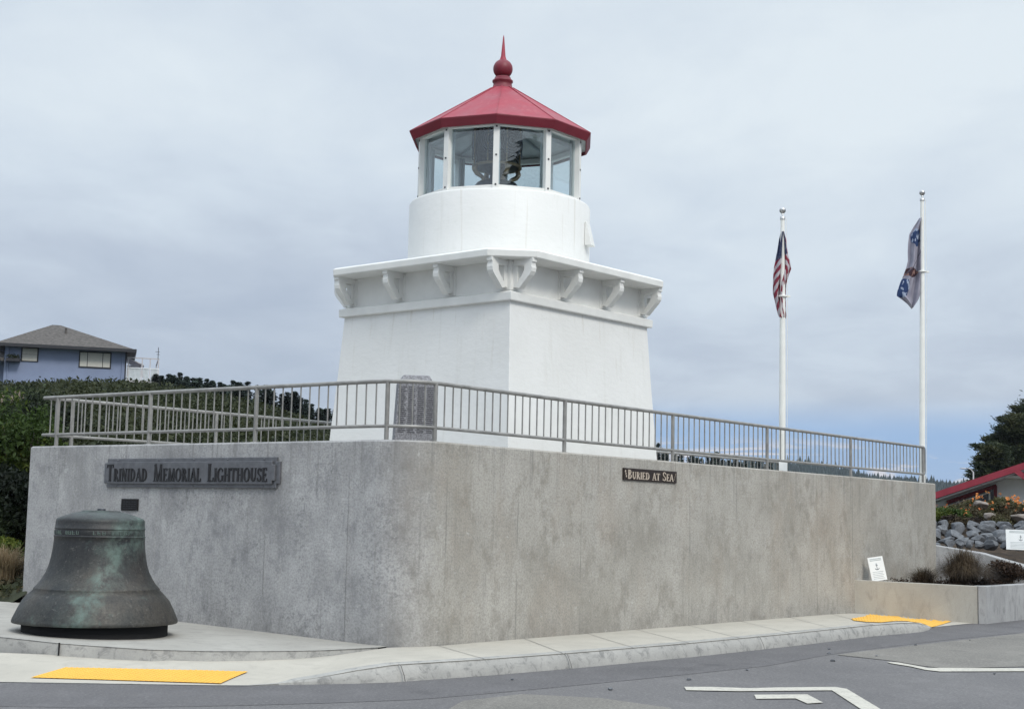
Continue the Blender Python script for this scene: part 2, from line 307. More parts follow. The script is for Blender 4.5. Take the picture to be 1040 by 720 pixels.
# ------------------------------------------------------------------ mesh helpers
class MB:
    def __init__(s): s.v = []; s.f = []; s.sm = []; s.uv = None
    def add(s, vs, fs, smooth=False):
        o = len(s.v); s.v += [tuple(v) for v in vs]; s.f += [tuple(i + o for i in f) for f in fs]; s.sm += [smooth] * len(fs); return s
    def box(s, a, b, M=None):
        (x0, y0, z0), (x1, y1, z1) = a, b
        vs = [Vector(p) for p in ((x0, y0, z0), (x1, y0, z0), (x1, y1, z0), (x0, y1, z0), (x0, y0, z1), (x1, y0, z1), (x1, y1, z1), (x0, y1, z1))]
        if M: vs = [M @ v for v in vs]
        return s.add(vs, [(0, 3, 2, 1), (4, 5, 6, 7), (0, 1, 5, 4), (1, 2, 6, 5), (2, 3, 7, 6), (3, 0, 4, 7)])
    def bar(s, p, q, wx, wz, upv=(0, 0, 1)):            # rectangular bar from p to q
        p, q = Vector(p), Vector(q); d = (q - p).normalized(); u = Vector(upv); r = d.cross(u)
        if r.length < 1e-4: r = d.cross(Vector((1, 0, 0)))
        r.normalize(); u = r.cross(d); r *= wx / 2; u *= wz / 2
        vs = [p - r - u, p + r - u, p + r + u, p - r + u, q - r - u, q + r - u, q + r + u, q - r + u]
        return s.add(vs, [(3, 2, 1, 0), (4, 5, 6, 7), (0, 1, 5, 4), (1, 2, 6, 5), (2, 3, 7, 6), (3, 0, 4, 7)])
    def tube(s, pts, r, n=10, caps=True):
        pts = [Vector(p) for p in pts]; k = len(pts); rs = r if hasattr(r, '__len__') else [r] * k
        vs = []; u = None
        for i, p in enumerate(pts):
            d = (pts[min(i + 1, k - 1)] - pts[max(i - 1, 0)]).normalized()
            if u is None:
                u = d.orthogonal().normalized()
            u = (u - d * u.dot(d)).normalized(); b = d.cross(u)
            for j in range(n):
                a = 2 * PI * j / n; vs.append(p + (u * math.cos(a) + b * math.sin(a)) * rs[i])
        fs = [(i * n + j, i * n + (j + 1) % n, (i + 1) * n + (j + 1) % n, (i + 1) * n + j) for i in range(k - 1) for j in range(n)]
        s.add(vs, fs, True)
        if caps: s.add(vs[:n], [tuple(range(n))[::-1]]); s.add(vs[-n:], [tuple(range(n))])
        return s
    def lathe(s, prof, n=48, c=(0, 0, 0), a0=0, smooth=True, closed=False):   # prof: (r,z) from bottom to top
        vs = []; k = len(prof)
        for (r, z) in prof:
            for j in range(n):
                a = a0 + 2 * PI * j / n; vs.append((c[0] + r * math.cos(a), c[1] + r * math.sin(a), c[2] + z))
        fs = [(i * n + j, i * n + (j + 1) % n, (i + 1) * n + (j + 1) % n, (i + 1) * n + j) for i in range(k - 1) for j in range(n)]
        s.add(vs, fs, smooth)
        if prof[0][0] > 1e-4 and not closed: s.add(vs[:n], [tuple(range(n))[::-1]])
        if prof[-1][0] > 1e-4 and not closed: s.add(vs[-n:], [tuple(range(n))])
        return s
    def prism(s, poly, z0, z1):
        n = len(poly); zb = z0 if hasattr(z0, '__len__') else [z0] * n; zt = z1 if hasattr(z1, '__len__') else [z1] * n
        vs = [(p[0], p[1], zb[i]) for i, p in enumerate(poly)] + [(p[0], p[1], zt[i]) for i, p in enumerate(poly)]
        return s.add(vs, [tuple(range(n))[::-1], tuple(range(n, 2 * n))] + [(i, (i + 1) % n, n + (i + 1) % n, n + i) for i in range(n)])
    def slab(s, pts, M, y0, y1):                          # polygon in local x,z extruded in y
        n = len(pts); vs = [M @ Vector((p[0], y0, p[1])) for p in pts] + [M @ Vector((p[0], y1, p[1])) for p in pts]
        return s.add(vs, [tuple(range(n)), tuple(range(n, 2 * n))[::-1]] + [(i, n + i, n + (i + 1) % n, (i + 1) % n) for i in range(n)])
    def build(s, name, material, parent=None, bevel=0, world=False, recalc=True):
        me = bpy.data.meshes.new(name); vs = s.v
        if parent is not None and world:
            iv = parent.matrix_basis.inverted(); vs = [tuple(iv @ Vector(v)) for v in vs]
        me.from_pydata(vs, [], s.f); me.polygons.foreach_set('use_smooth', s.sm)
        if s.uv is not None:
            l = me.uv_layers.new(name='UVMap'); vi = np.zeros(len(me.loops), int); me.loops.foreach_get('vertex_index', vi)
            l.data.foreach_set('uv', np.array(s.uv, float)[vi].ravel())
        me.materials.append(material)
        if recalc:
            import bmesh
            bm = bmesh.new(); bm.from_mesh(me); bmesh.ops.recalc_face_normals(bm, faces=bm.faces); bm.to_mesh(me); bm.free()
        me.update()
        o = bpy.data.objects.new(name, me); col.objects.link(o)
        if parent is not None: o.parent = parent
        if bevel:
            b = o.modifiers.new('bevel', 'BEVEL'); b.width = bevel; b.segments = 2; b.limit_method = 'ANGLE'
        return o
def tag(o, label=None, cat=None, group=None, kind=None):
    for k, v in (('label', label), ('category', cat), ('group', group), ('kind', kind)):
        if v: o[k] = v
    return o
def thing(name, label, cat, loc=(0, 0, 0), rz=0, group=None):
    o = bpy.data.objects.new(name, None); col.objects.link(o); o.empty_display_size = .2
    o.location = loc; o.rotation_euler = (0, 0, rz); o.matrix_basis = Matrix.Translation(Vector(loc)) @ Matrix.Rotation(rz, 4, 'Z')
    return tag(o, label, cat, group)
def copy_tree(o, parent=None):
    c = o.copy(); col.objects.link(c)
    if parent is not None: c.parent = parent
    for ch in list(o.children): copy_tree(ch, c)
    return c
def struct(o): o['kind'] = 'structure'; return o
def quads(name, P, A, B, material, parent=None, world=False):
    """many small leaf faces: centres P, half axes A and B (n,3); a leaf is a bent diamond"""
    P, A, B = map(lambda a: np.asarray(a, float), (P, A, B)); n = len(P)
    Nn = np.cross(A, B); ln = np.linalg.norm(Nn, axis=1, keepdims=True) + 1e-9; Nn = Nn / ln * np.linalg.norm(A, axis=1, keepdims=True) * .35
    V = np.stack([P - A, P - B * .9 + Nn, P + A, P + B * .9 + Nn], 1).reshape(-1, 3)
    if parent is not None and world:
        V = V - np.array(parent.location)
    me = bpy.data.meshes.new(name); me.vertices.add(len(V)); me.vertices.foreach_set('co', V.ravel())
    me.loops.add(4 * n); me.loops.foreach_set('vertex_index', np.arange(4 * n)); me.polygons.add(n)
    me.polygons.foreach_set('loop_start', np.arange(n) * 4); me.polygons.foreach_set('loop_total', np.full(n, 4)); me.update(calc_edges=True)
    me.materials.append(material); o = bpy.data.objects.new(name, me); col.objects.link(o)
    if parent is not None: o.parent = parent
    return o
def rdir(n): a = nr.normal(size=(n, 3)); return a / np.linalg.norm(a, axis=1, keepdims=True)
def leaves(P, size, flat=0., aspect=.5):
    n = len(P); A = rdir(n); A[:, 2] *= (1 - flat); A /= np.linalg.norm(A, axis=1, keepdims=True); T = rdir(n); B = np.cross(A, T); B /= np.linalg.norm(B, axis=1, keepdims=True) + 1e-9
    s = size * nr.uniform(.6, 1.4, (n, 1)); return P, A * s, B * s * aspect

# ------------------------------------------------------------------ site geometry
Cc = Vector((-1.2214, 15.2068)); Lc = Vector((-6.11, 18.775)); C2 = Vector((-.8033, 15.3605)); Rc = Vector((7.463, 25.805))
YAW = .8707
RR = Vector((math.cos(YAW), math.sin(YAW))); LL = Vector((-math.sin(YAW), math.cos(YAW)))
TOP = 2.112
def RL(r, l): return Cc + RR * r + LL * l
def plz(x): return max(0, .03 * (-1.2 - x))
dl = (Lc - Cc).normalized(); dr = (Rc - C2).normalized()
def isect(p, d, q, e):
    den = d.x * e.y - d.y * e.x; t = ((q.x - p.x) * e.y - (q.y - p.y) * e.x) / den; return p + d * t
def corner_path(off):                 # plan line of the terrace edge, moved inwards by off
    nl = Vector((dl.y, -dl.x)); nl = nl if nl.dot(Vector((0, 1))) > 0 else -nl
    n2 = Vector((-dr.y, dr.x)); n2 = n2 if n2.dot(Vector((-1, 1))) > 0 else -n2
    nb = -LL
    a, b = Cc + nl * off, C2 + n2 * off
    V = isect(a, dl, b, dr); s = .55 + off * .2
    backA = Lc + nb * off
    cornerL = isect(a, dl, backA, RR)
    pts = [backA + RR * 19.0, cornerL] if False else [cornerL + RR * 19.0, cornerL]
    p0, p1 = V + dl * s, V + dr * s
    arc = []
    for i in range(11):
        t = i / 10; arc.append(p0 * (1 - t) ** 2 + V * 2 * t * (1 - t) + p1 * t * t)
    return pts, arc, Rc + n2 * off, (nl, n2)

# ground
mb = MB(); mb.add([(-3500, -400, -.32), (3500, -400, -.32), (3500, 5000, -.32), (-3500, 5000, -.32)], [(0, 1, 2, 3)])
struct(mb.build('ground', M_ground))
mb = MB(); mb.add([(-60, -60, -.15), (60, -60, -.15), (60, 24.9, -.15), (9.2, 24.9, -.15), (7.4, 24.2, -.15), (-60, 24.2, -.15)], [(0, 1, 2, 3, 4, 5)])
struct(mb.build('road', M_road))
# rougher, older asphalt beyond and in front of the new strip
def sheet(name, pts, z, m, kind='structure'):
    mb = MB(); mb.add([(p[0], p[1], z) for p in pts], [tuple(range(len(pts)))]); o = mb.build(name, m); o['kind'] = kind; return o
pp = [on(u, v, -.15) for u, v in ((1200, 622), (1040, 643), (960, 652), (880, 661), (850, 665), (905, 671), (935, 676), (960, 679), (1040, 677), (1250, 674))]
sheet('road_old_surface', pp, -.1445, M_patch)
pp = [on(u, v, -.15) for u, v in ((430, 735), (470, 712), (530, 705), (610, 709), (680, 719), (720, 735), (900, 800), (300, 800))]
sheet('road_worn_surface', pp, -.1445, M_patch)
# pale dirt seam between two asphalt lanes
sp_ = [(240, 716.5), (330, 714), (430, 710), (520, 702), (600, 694.5), (700, 684.5), (780, 676), (846, 669.5), (880, 669.6), (925, 674)]
kl = [(-14, 12.52), (-4.265, 12.68), (-2.2, 12.82), (-1.3, 13.22), (-1.0, 13.40), (-.2, 14.12), (.655, 15.0), (2.03, 16.55), (3.58, 18.47), (4.95, 20.3), (5.9, 21.4), (6.36, 22.3), (7.30, 23.45), (8.9, 25.0)]
sm_ = [on(u, v, -.15) for u, v in sp_[:-3] + [(835, 666), (875, 660), (960, 650), (1040, 642), (1080, 636)]]
sm_ = [on(-60, 716, -.15), on(100, 719, -.15)] + sm_
mb = MB(); sm_.sort(key=lambda p: p.x)
xs_r = np.linspace(-4.2, 8.8, 61)
ra = [(float(x), float(np.interp(x, [p[0] for p in kl], [p[1] for p in kl])) + .03) for x in xs_r]
rb_ = [(x, min(float(np.interp(x, [p.x for p in sm_], [p.y for p in sm_])), ra[k][1] - .02)) for k, (x, _) in enumerate(ra)]
mb.add([(*p, -.1475) for p in ra] + [(*p, -.1475) for p in rb_], [(i, i + 1, 62 + i, 61 + i) for i in range(60)]); struct(mb.build('road_new_lane', M_newroad))
def marking(poly, label):
    mb = MB(); mb.add([(*on(u, v, -.15).xy, -.1415) for u, v in poly], [tuple(range(len(poly)))]); o = mb.build('road_marking', M_line); tag(o, label, 'road marking'); return o
marking([(695, 698), (720, 698), (760, 699.3), (790, 698.6), (848, 698), (860, 700), (905, 727), (884, 727), (845, 701.5), (800, 702), (750, 702.4), (697, 701.4)], 'long cream painted line with a bend, on the asphalt nearest the camera')
marking([(766, 706), (820, 705.6), (836, 714), (820, 715), (808, 709.8), (768, 710.2)], 'short cream hooked line painted inside the bend of the longer one')
marking([(900, 672.5), (912, 673), (926, 675.5), (942, 678.6), (1040, 679), (1200, 679), (1200, 682), (1040, 682), (955, 682.3), (940, 680.6), (925, 677.2), (905, 674)], 'pale worn line curving out to the right edge of the road')

# plaza slab with its kerb, sidewalk, kerb
pk = [(-7.4, 14.1, -.03)] + [(-6.2, 14.2, -.03), (-4.783, 14.118, -.035), (-4.115, 13.80, -.018), (-3.598, 13.70, -.022), (-3.235, 13.657, -.028), (-2.749, 13.792, -.043), (-2.268, 14.078, -.055), (-1.94, 14.327, -.052), (-1.766, 14.476, -.044), (-1.281, 15.10, -.012)]
back = [(-14.0, 17.2), (-9, 18.3), (-6.25, 18.9), (-5.0, 18.1), (-3, 16.6), (-1.2, 15.3)]
mb = MB()
topf = [(-14, 14.1, plz(-14))] + [(x, y, plz(x)) for x, y, _ in pk] + [(x, y, plz(x)) for x, y in back[::-1]]
poly = topf
n = len(poly)
# fan of strips: front edge against wall line
fr_ = [(-14, 14.1)] + [(x, y) for x, y, _ in pk]; bk = []
for i, (x, y) in enumerate(fr_):
    t = i / (len(fr_) - 1)
    s_ = t * (len(back) - 1); k = min(int(s_), len(back) - 2); q = s_ - k
    bk.append((back[k][0] * (1 - q) + back[k + 1][0] * q, back[k][1] * (1 - q) + back[k + 1][1] * q))
V_ = []; Fc = []
for (a, b) in zip(fr_, bk):
    for t in (0, .33, .66, 1): x = a[0] * (1 - t) + b[0] * t; y = a[1] * (1 - t) + b[1] * t; V_.append((x, y, plz(x)))
for i in range(len(fr_) - 1):
    for j in range(3): Fc.append((i * 4 + j, i * 4 + j + 1, (i + 1) * 4 + j + 1, (i + 1) * 4 + j))
mb.add(V_, Fc); struct(mb.build('plaza', M_plaza))
# kerb of the plaza: rounded nosing
mb = MB(); pr = []
path = [(-14, 14.1)] + [(x, y) for x, y, _ in pk]; zb = [-.03] + [z for *_, z in pk]
for i, (x, y) in enumerate(path):
    a = Vector(path[max(i - 1, 0)]); b = Vector(path[min(i + 1, len(path) - 1)]); d = (b - a).normalized(); nrm = Vector((d.y, -d.x)); zt = plz(x) + .003
    h = max(0, min(1, (zt - zb[i]) / .1)); r_ = .022 * h
    pts = [(-.30, zt), (-.30 + .28, zt), (-.02 + .012 * h, zt - r_ * .3), (-.02 + .02 * h, zt - r_), (0.012 * h, zb[i] - .03)]
    pr.append([(x + nrm.x * o, y + nrm.y * o, z) for o, z in pts])
for i in range(len(pr) - 1):
    mb.add(pr[i] + pr[i + 1], [(j, j + 1, 5 + j + 1, 5 + j) for j in range(1, 4)], True)
struct(mb.build('plaza_kerb', M_kerb))
mb = MB(); mb.box((-4.125, 13.775, -.02), (-4.115, 13.80, .094)); struct(mb.build('kerb_joint', M_black))

outer = [(-14, 12.5, -.146), (-6, 12.60, -.146), (-4.265, 12.66, -.146), (-2.46, 12.76, -.146), (-2.2, 12.80, -.146), (-1.95, 12.92, -.135), (-1.6, 13.06, -.085), (-1.3, 13.20, -.035), (-1.0, 13.38, 0), (-.2, 14.10, 0), (.655, 14.98, 0), (2.03, 16.53, 0), (3.58, 18.45, 0), (4.95, 20.28, -.002), (5.60, 20.98, -.004), (5.92, 21.35, -.03), (6.15, 21.75, -.09), (6.36, 22.25, -.145), (6.75, 22.75, -.146), (7.30, 23.42, -.146)]
inner = [(-14, 14.12, -.03), (-6, 14.22, -.03), (-4.2, 13.84, -.02), (-3.0, 13.70, -.035), (-2.749, 13.80, -.043), (-2.4, 14.0, -.05), (-2.0, 14.28, -.052), (-1.7, 14.54, -.04), (-1.2, 15.18, -.005), (-.7, 15.46, 0), (.3, 16.8, 0), (1.6, 18.43, 0), (3.3, 20.57, 0), (4.9, 22.6, 0), (5.35, 23.2, -.01), (5.55, 23.26, -.02), (6.0, 23.34, -.045), (6.45, 23.42, -.08), (6.9, 23.47, -.11), (7.38, 23.5, -.14)]
mb = MB(); V_ = []; Fc = []; kk = 4
for a, b in zip(outer, inner):
    for j in range(kk + 1): t = j / kk; V_.append(tuple(a[q] * (1 - t) + b[q] * t for q in range(3)))
for i in range(len(outer) - 1):
    for j in range(kk): p_ = i * (kk + 1) + j; Fc.append((p_, p_ + 1, p_ + kk + 2, p_ + kk + 1))
mb.add(V_, Fc, True); struct(mb.build('sidewalk', M_walk))
mb = MB(); pr = []
for i, (x, y, z) in enumerate(outer):
    a = Vector(outer[max(i - 1, 0)][:2]); b = Vector(outer[min(i + 1, len(outer) - 1)][:2]); d = (b - a).normalized(); nrm = Vector((d.y, -d.x)); z += .003; h = max(.0, min(1, (z + .14) / .14))
    pts = [(-.16, z), (-.03, z), (-.01, z - .006 * h), (.004, z - .02 * h), (.045 * h, z - .09 * h), (.055 * h, min(-.146, z) - .02)]
    pr.append([(x + nrm.x * o, y + nrm.y * o, zz) for o, zz in pts])
for i in range(len(pr) - 1): mb.add(pr[i] + pr[i + 1], [(j, j + 1, 6 + j + 1, 6 + j) for j in range(5)], True)
struct(mb.build('kerb', M_kerb))
# scored joints across the walk and kerb
mb = MB()
def joint(a, b, wd=.006):
    a = Vector(a); b = Vector(b); d = (b - a); d.z = 0; nrm = Vector((d.y, -d.x, 0)).normalized() * wd
    mb.add([a - nrm, a + nrm, b + nrm, b - nrm], [(0, 1, 2, 3)])
for t in (9, 9.9, 10.5, 11.0, 11.45, 11.95, 12.5, 13.1):
    i = int(t); q = t - i; a = [outer[i][k] * (1 - q) + outer[i + 1][k] * q for k in range(3)]; b = [inner[i][k] * (1 - q) + inner[i + 1][k] * q for k in range(3)]
    a[2] += .005; b[2] += .004; joint(a, b, .004)
M_joint = plain('joint_grey', (.13, .125, .12), .9)  # dark grey of the scored joints, form line and arcs
struct(mb.build('sidewalk_joints', M_joint))
mb = MB()
for x, y in ((.60, 14.91), (3.0, 17.70), (-.95, 13.40)):
    d = Vector((.66, .75)); n2 = Vector((d.y, -d.x)); p = Vector((x, y))
    vs = []
    for o, z in ((-.02, .006), (.012, -.01), (.055, -.09), (.07, -.14)):
        c_ = p + n2 * (o + .012); vs += [(c_.x - d.x * .006, c_.y - d.y * .006, z), (c_.x + d.x * .006, c_.y + d.y * .006, z)]
    mb.add(vs, [(0, 1, 3, 2), (2, 3, 5, 4), (4, 5, 7, 6)])
struct(mb.build('kerb_joints', M_joint))

# tactile paving: sheets bedded on the ramps, with rows of domes
def drape(u, v, iters=60):            # hit the sidewalk sheet
    from mathutils.geometry import intersect_ray_tri
    d = ray(u, v); o = Vector((0, 0, EYE))
    return d, o
sw = bpy.data.objects['sidewalk'].data
from mathutils.bvhtree import BVHTree
bv = BVHTree.FromPolygons([v.co for v in sw.vertices], [p.vertices for p in sw.polygons])
def hit(u, v):
    p, *_ = bv.ray_cast(Vector((0, 0, EYE)), ray(u, v)); return p if p is not None else on(u, v, -.14)
def zat(x, y):
    p, *_ = bv.ray_cast(Vector((x, y, 3)), Vector((0, 0, -1))); return p.z if p is not None else None
def tactile(far, nearp, label, nu, nv):
    root = thing('tactile_paving', label, 'tactile paving', hit(*far[0]))
    def samp(L, t): k = min(int(t * (len(L) - 1)), len(L) - 2); q = t * (len(L) - 1) - k; return (L[k][0] * (1 - q) + L[k + 1][0] * q, L[k][1] * (1 - q) + L[k + 1][1] * q)
    Pf = [hit(*p) for p in far]; Pn = [hit(*p) for p in nearp]
    def pt(s, t):
        k = min(int(s * (len(Pf) - 1)), len(Pf) - 2); q = s * (len(Pf) - 1) - k
        p = (Pf[k].lerp(Pf[k + 1], q)).lerp(Pn[k].lerp(Pn[k + 1], q), t); z = zat(p.x, p.y); return Vector((p.x, p.y, z if z is not None else p.z))
    mb = MB(); K, L_ = (len(Pf) - 1) * 5, 8
    mb.add([pt(i / K, j / L_) + Vector((0, 0, .009)) for i in range(K + 1) for j in range(L_ + 1)], [(i * (L_ + 1) + j, (i + 1) * (L_ + 1) + j, (i + 1) * (L_ + 1) + j + 1, i * (L_ + 1) + j + 1) for i in range(K) for j in range(L_)])
    for i in range(nu):
        for j in range(nv):
            p = pt((i + .5) / nu, (j + .5) / nv); mb.lathe([(.013, 0), (.009, .005), (0.0, .0065)], 6, (p.x, p.y, p.z + .0085))
    mb.build('mat', M_yellow, root, world=True); return root
tactile([(66, 678.3), (128, 679.5), (190, 681), (252, 682.5)], [(31, 688.5), (96, 690.5), (160, 692.5), (224, 694.5)], 'yellow tactile paving on the ramp in front of the bell', 34, 14)
tactile([(864.5, 628.6), (878, 626.3), (893, 624.2), (912, 624.4), (945, 627.3), (977, 630)], [(867, 630.3), (880, 631.8), (895, 632.3), (922, 631.0), (934, 632.6), (946, 637.0)], 'yellow tactile paving on the ramp beside the planter', 24, 14)

# ------------------------------------------------------------------ terrace
deck = [RL(.1, .3), RL(.1, 5.9), RL(19, 5.9), RL(19, 4.6), RL(14.4, 2.2), RL(13.65, .35)]
mb = MB(); mb.prism([(p.x, p.y) for p in deck], 1.0, 1.70); struct(mb.build('terrace_deck', M_deck))

def wall_mesh():
    T_ = .26; mb = MB(); uv = []
    P0, A0, E0, _ = corner_path(0); P1, A1, E1, _ = corner_path(T_)
    out = P0 + A0 + [E0]; inn = P1 + A1 + [E1]
    fo, fi = [], []                     # subdivide long runs so the texture runs evenly
    for i in range(len(out) - 1):
        k = max(1, int((out[i + 1] - out[i]).length / 1.0))
        for j in range(k): fo.append(out[i].lerp(out[i + 1], j / k)); fi.append(inn[i].lerp(inn[i + 1], j / k))
    fo.append(out[-1]); fi.append(inn[-1]); ln = len(fo)
    # running length measured from the far left corner
    cum = [0]
    for i in range(1, ln): cum.append(cum[-1] + (fo[i] - fo[i - 1]).length)
    off = min(range(ln), key=lambda i: (fo[i] - P0[1]).length); c0 = cum[off]
    prof = lambda o, i_: [(o, -.3), (o, TOP - .018), (o.lerp(i_, .07), TOP), (o.lerp(i_, .93), TOP), (i_, TOP - .018), (i_, -.3)]
    vs = []
    for o, i_, s in zip(fo, fi, cum):
        for q, (p, z) in enumerate(prof(o, i_)):
            vs.append((p.x, p.y, z)); uv.append((s - c0 + (30 if q > 3 else 0), z + (0 if q < 2 or q > 3 else .05 * q)))
    k = 6; fs = [(i * k + j, (i + 1) * k + j, (i + 1) * k + (j + 1) % k, i * k + (j + 1) % k) for i in range(ln - 1) for j in range(k)]
    mb.add(vs, fs); mb.add(vs[:k], [tuple(range(k))]); mb.add(vs[-k:], [tuple(range(k))[::-1]])
    mb.uv = uv + uv[:k] + [(c0 * 0 + 15 + .26 * (q > 3), vs[-k:][q][2]) for q in range(k)]
    return mb
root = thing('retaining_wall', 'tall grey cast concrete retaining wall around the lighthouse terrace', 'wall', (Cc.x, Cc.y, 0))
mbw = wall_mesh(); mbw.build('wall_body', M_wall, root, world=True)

# railings
def railing(label, pts_top, posts, name='railing', end_loop=False, nstuff=100, bal_r=.0085, bal_skip=None):
    """pts_top: plan polyline; tubes at .62 and .15 above the wall top"""
    r = thing(name, label, 'railing', (pts_top[0].x, pts_top[0].y, TOP))
    zt, zbm = TOP + .622, TOP + .150
    line = [Vector((p.x, p.y)) for p in pts_top]
    cum = [0]
    for i in range(1, len(line)): cum.append(cum[-1] + (line[i] - line[i - 1]).length)
    def atl(s):
        s = max(0, min(cum[-1], s))
        for i in range(1, len(cum)):
            if s <= cum[i] + 1e-9: t = (s - cum[i - 1]) / max(1e-9, cum[i] - cum[i - 1]); return line[i - 1].lerp(line[i], t)
        return line[-1]
    if end_loop:
        d = (line[-1] - line[-2]).normalized(); e = line[-1]
        arc = lambda zc, s_: [Vector((*(e + d * (.07 * math.sin(a))), zc + s_ * (.07 * math.cos(a) - .07))) for a in np.linspace(0, PI / 2, 7)]
        t1 = [Vector((*p, zt)) for p in line] + arc(zt, 1)[1:] + arc(zbm, -1)[::-1][:-1]
        MB().tube(t1, .0235, 10).build('top_rail', M_rail, r, world=True)
    else:
        MB().tube([Vector((*p, zt)) for p in line], .0235, 10).build('top_rail', M_rail, r, world=True)
    MB().tube([Vector((*p, zbm)) for p in line], .0195, 10).build('bottom_rail', M_rail, r, world=True)
    for s in posts:
        p = atl(s); mb = MB(); mb.tube([(p.x, p.y, TOP - .01), (p.x, p.y, zt)], .0245, 10); mb.lathe([(.05, 0), (.05, .006), (.03, .008)], 16, (p.x, p.y, TOP)); mb.build('post', M_rail, r, world=True)
    bal = []
    s = 0; stops = sorted(set([0] + list(posts) + [cum[-1]]))
    for a, b in zip(stops[:-1], stops[1:]):
        k = max(1, round((b - a) / .137))
        bal += [a + (b - a) * j / k for j in range(1, k)]
    if end_loop: bal.append(cum[-1])
    bp_ = sorted([atl(s) for s in bal], key=lambda p: p.length)
    if bal_skip: bp_ = [p for p in bp_ if not bal_skip(p)]
    me0 = None
    for p in bp_[:nstuff]:
        if me0 is None:
            mb = MB(); mb.tube([(0, 0, zbm - TOP), (0, 0, zt - TOP)], bal_r, 8, False); o = mb.build('baluster', M_rail, r); me0 = o.data
        else:
            o = bpy.data.objects.new('baluster', me0); col.objects.link(o); o.parent = r
        o.location = (p.x - r.location.x, p.y - r.location.y, 0)
    if len(bp_) > nstuff:
        mb = MB()
        for p in bp_[nstuff:]: mb.tube([(p.x, p.y, zbm), (p.x, p.y, zt)], bal_r, 6, False)
        o = mb.build('baluster', M_rail, r, world=True); o['kind'] = 'stuff'
    return r, cum
P_, A_, E_, nn_ = corner_path(.10)
front = [P_[1] + dl * .02, *A_, E_ - dr * .30]
# arc start/end as lengths
def cumlen(line):
    c_ = [0]
    for i in range(1, len(line)): c_.append(c_[-1] + (line[i] - line[i - 1]).length)
    return c_
cf = cumlen(front)
def proj_len(line, q):
    best = (9e9, 0); c_ = cumlen(line)
    for i in range(len(line) - 1):
        d = line[i + 1] - line[i]; t = max(0, min(1, (q - line[i]).dot(d) / d.length_squared)); p = line[i] + d * t
        if (p - q).length < best[0]: best = ((p - q).length, c_[i] + d.length * t)
    return best[1]
def inset_pt(u, v, left):
    A, d = (P_[1], dl) if left else (E_, dr); r_ = ray(u, v); n = Vector((-d.y, d.x)); return (Vector((0, 0, EYE)) + r_ * (n.dot(A) / n.dot(r_.xy))).xy
pposts = [proj_len(front, inset_pt(*q)) for q in ((57, 452, True), (151, 449, True), (259, 447, True), (391, 445, True), (442, 447, False), (573, 457, False), (683, 467, False), (779, 476, False), (864, 484, False), (938.5, 490, False))]
pposts_old = [0 for q in ((-5.698, 18.473), (-4.285, 17.442), (-2.844, 16.39), (-1.3, 15.264), (-.784, 15.385), (.634, 17.176), (2.106, 19.036), (3.676, 21.02), (5.366, 23.155), (7.011, 25.234))]
railing('grey steel railing with thin balusters along the front edge of the terrace', front, pposts, end_loop=True)
c0_ = P_[1] + dl * .02
bk_line = [c0_ + dl * .0 + Vector((-.0, .0)), P_[1] + RR * .12 + dl * .0, P_[0]]
bk_line = [P_[1] + dl * .0 + RR * .07, P_[1] + dl * .04 + RR * .20, P_[1] + RR * .4, P_[0]]
cb = cumlen(bk_line)
railing('grey steel railing along the rear edge of the terrace behind the lighthouse', bk_line, [.35 + 2.35 * i for i in range(8)] + [cb[-1] - .02])

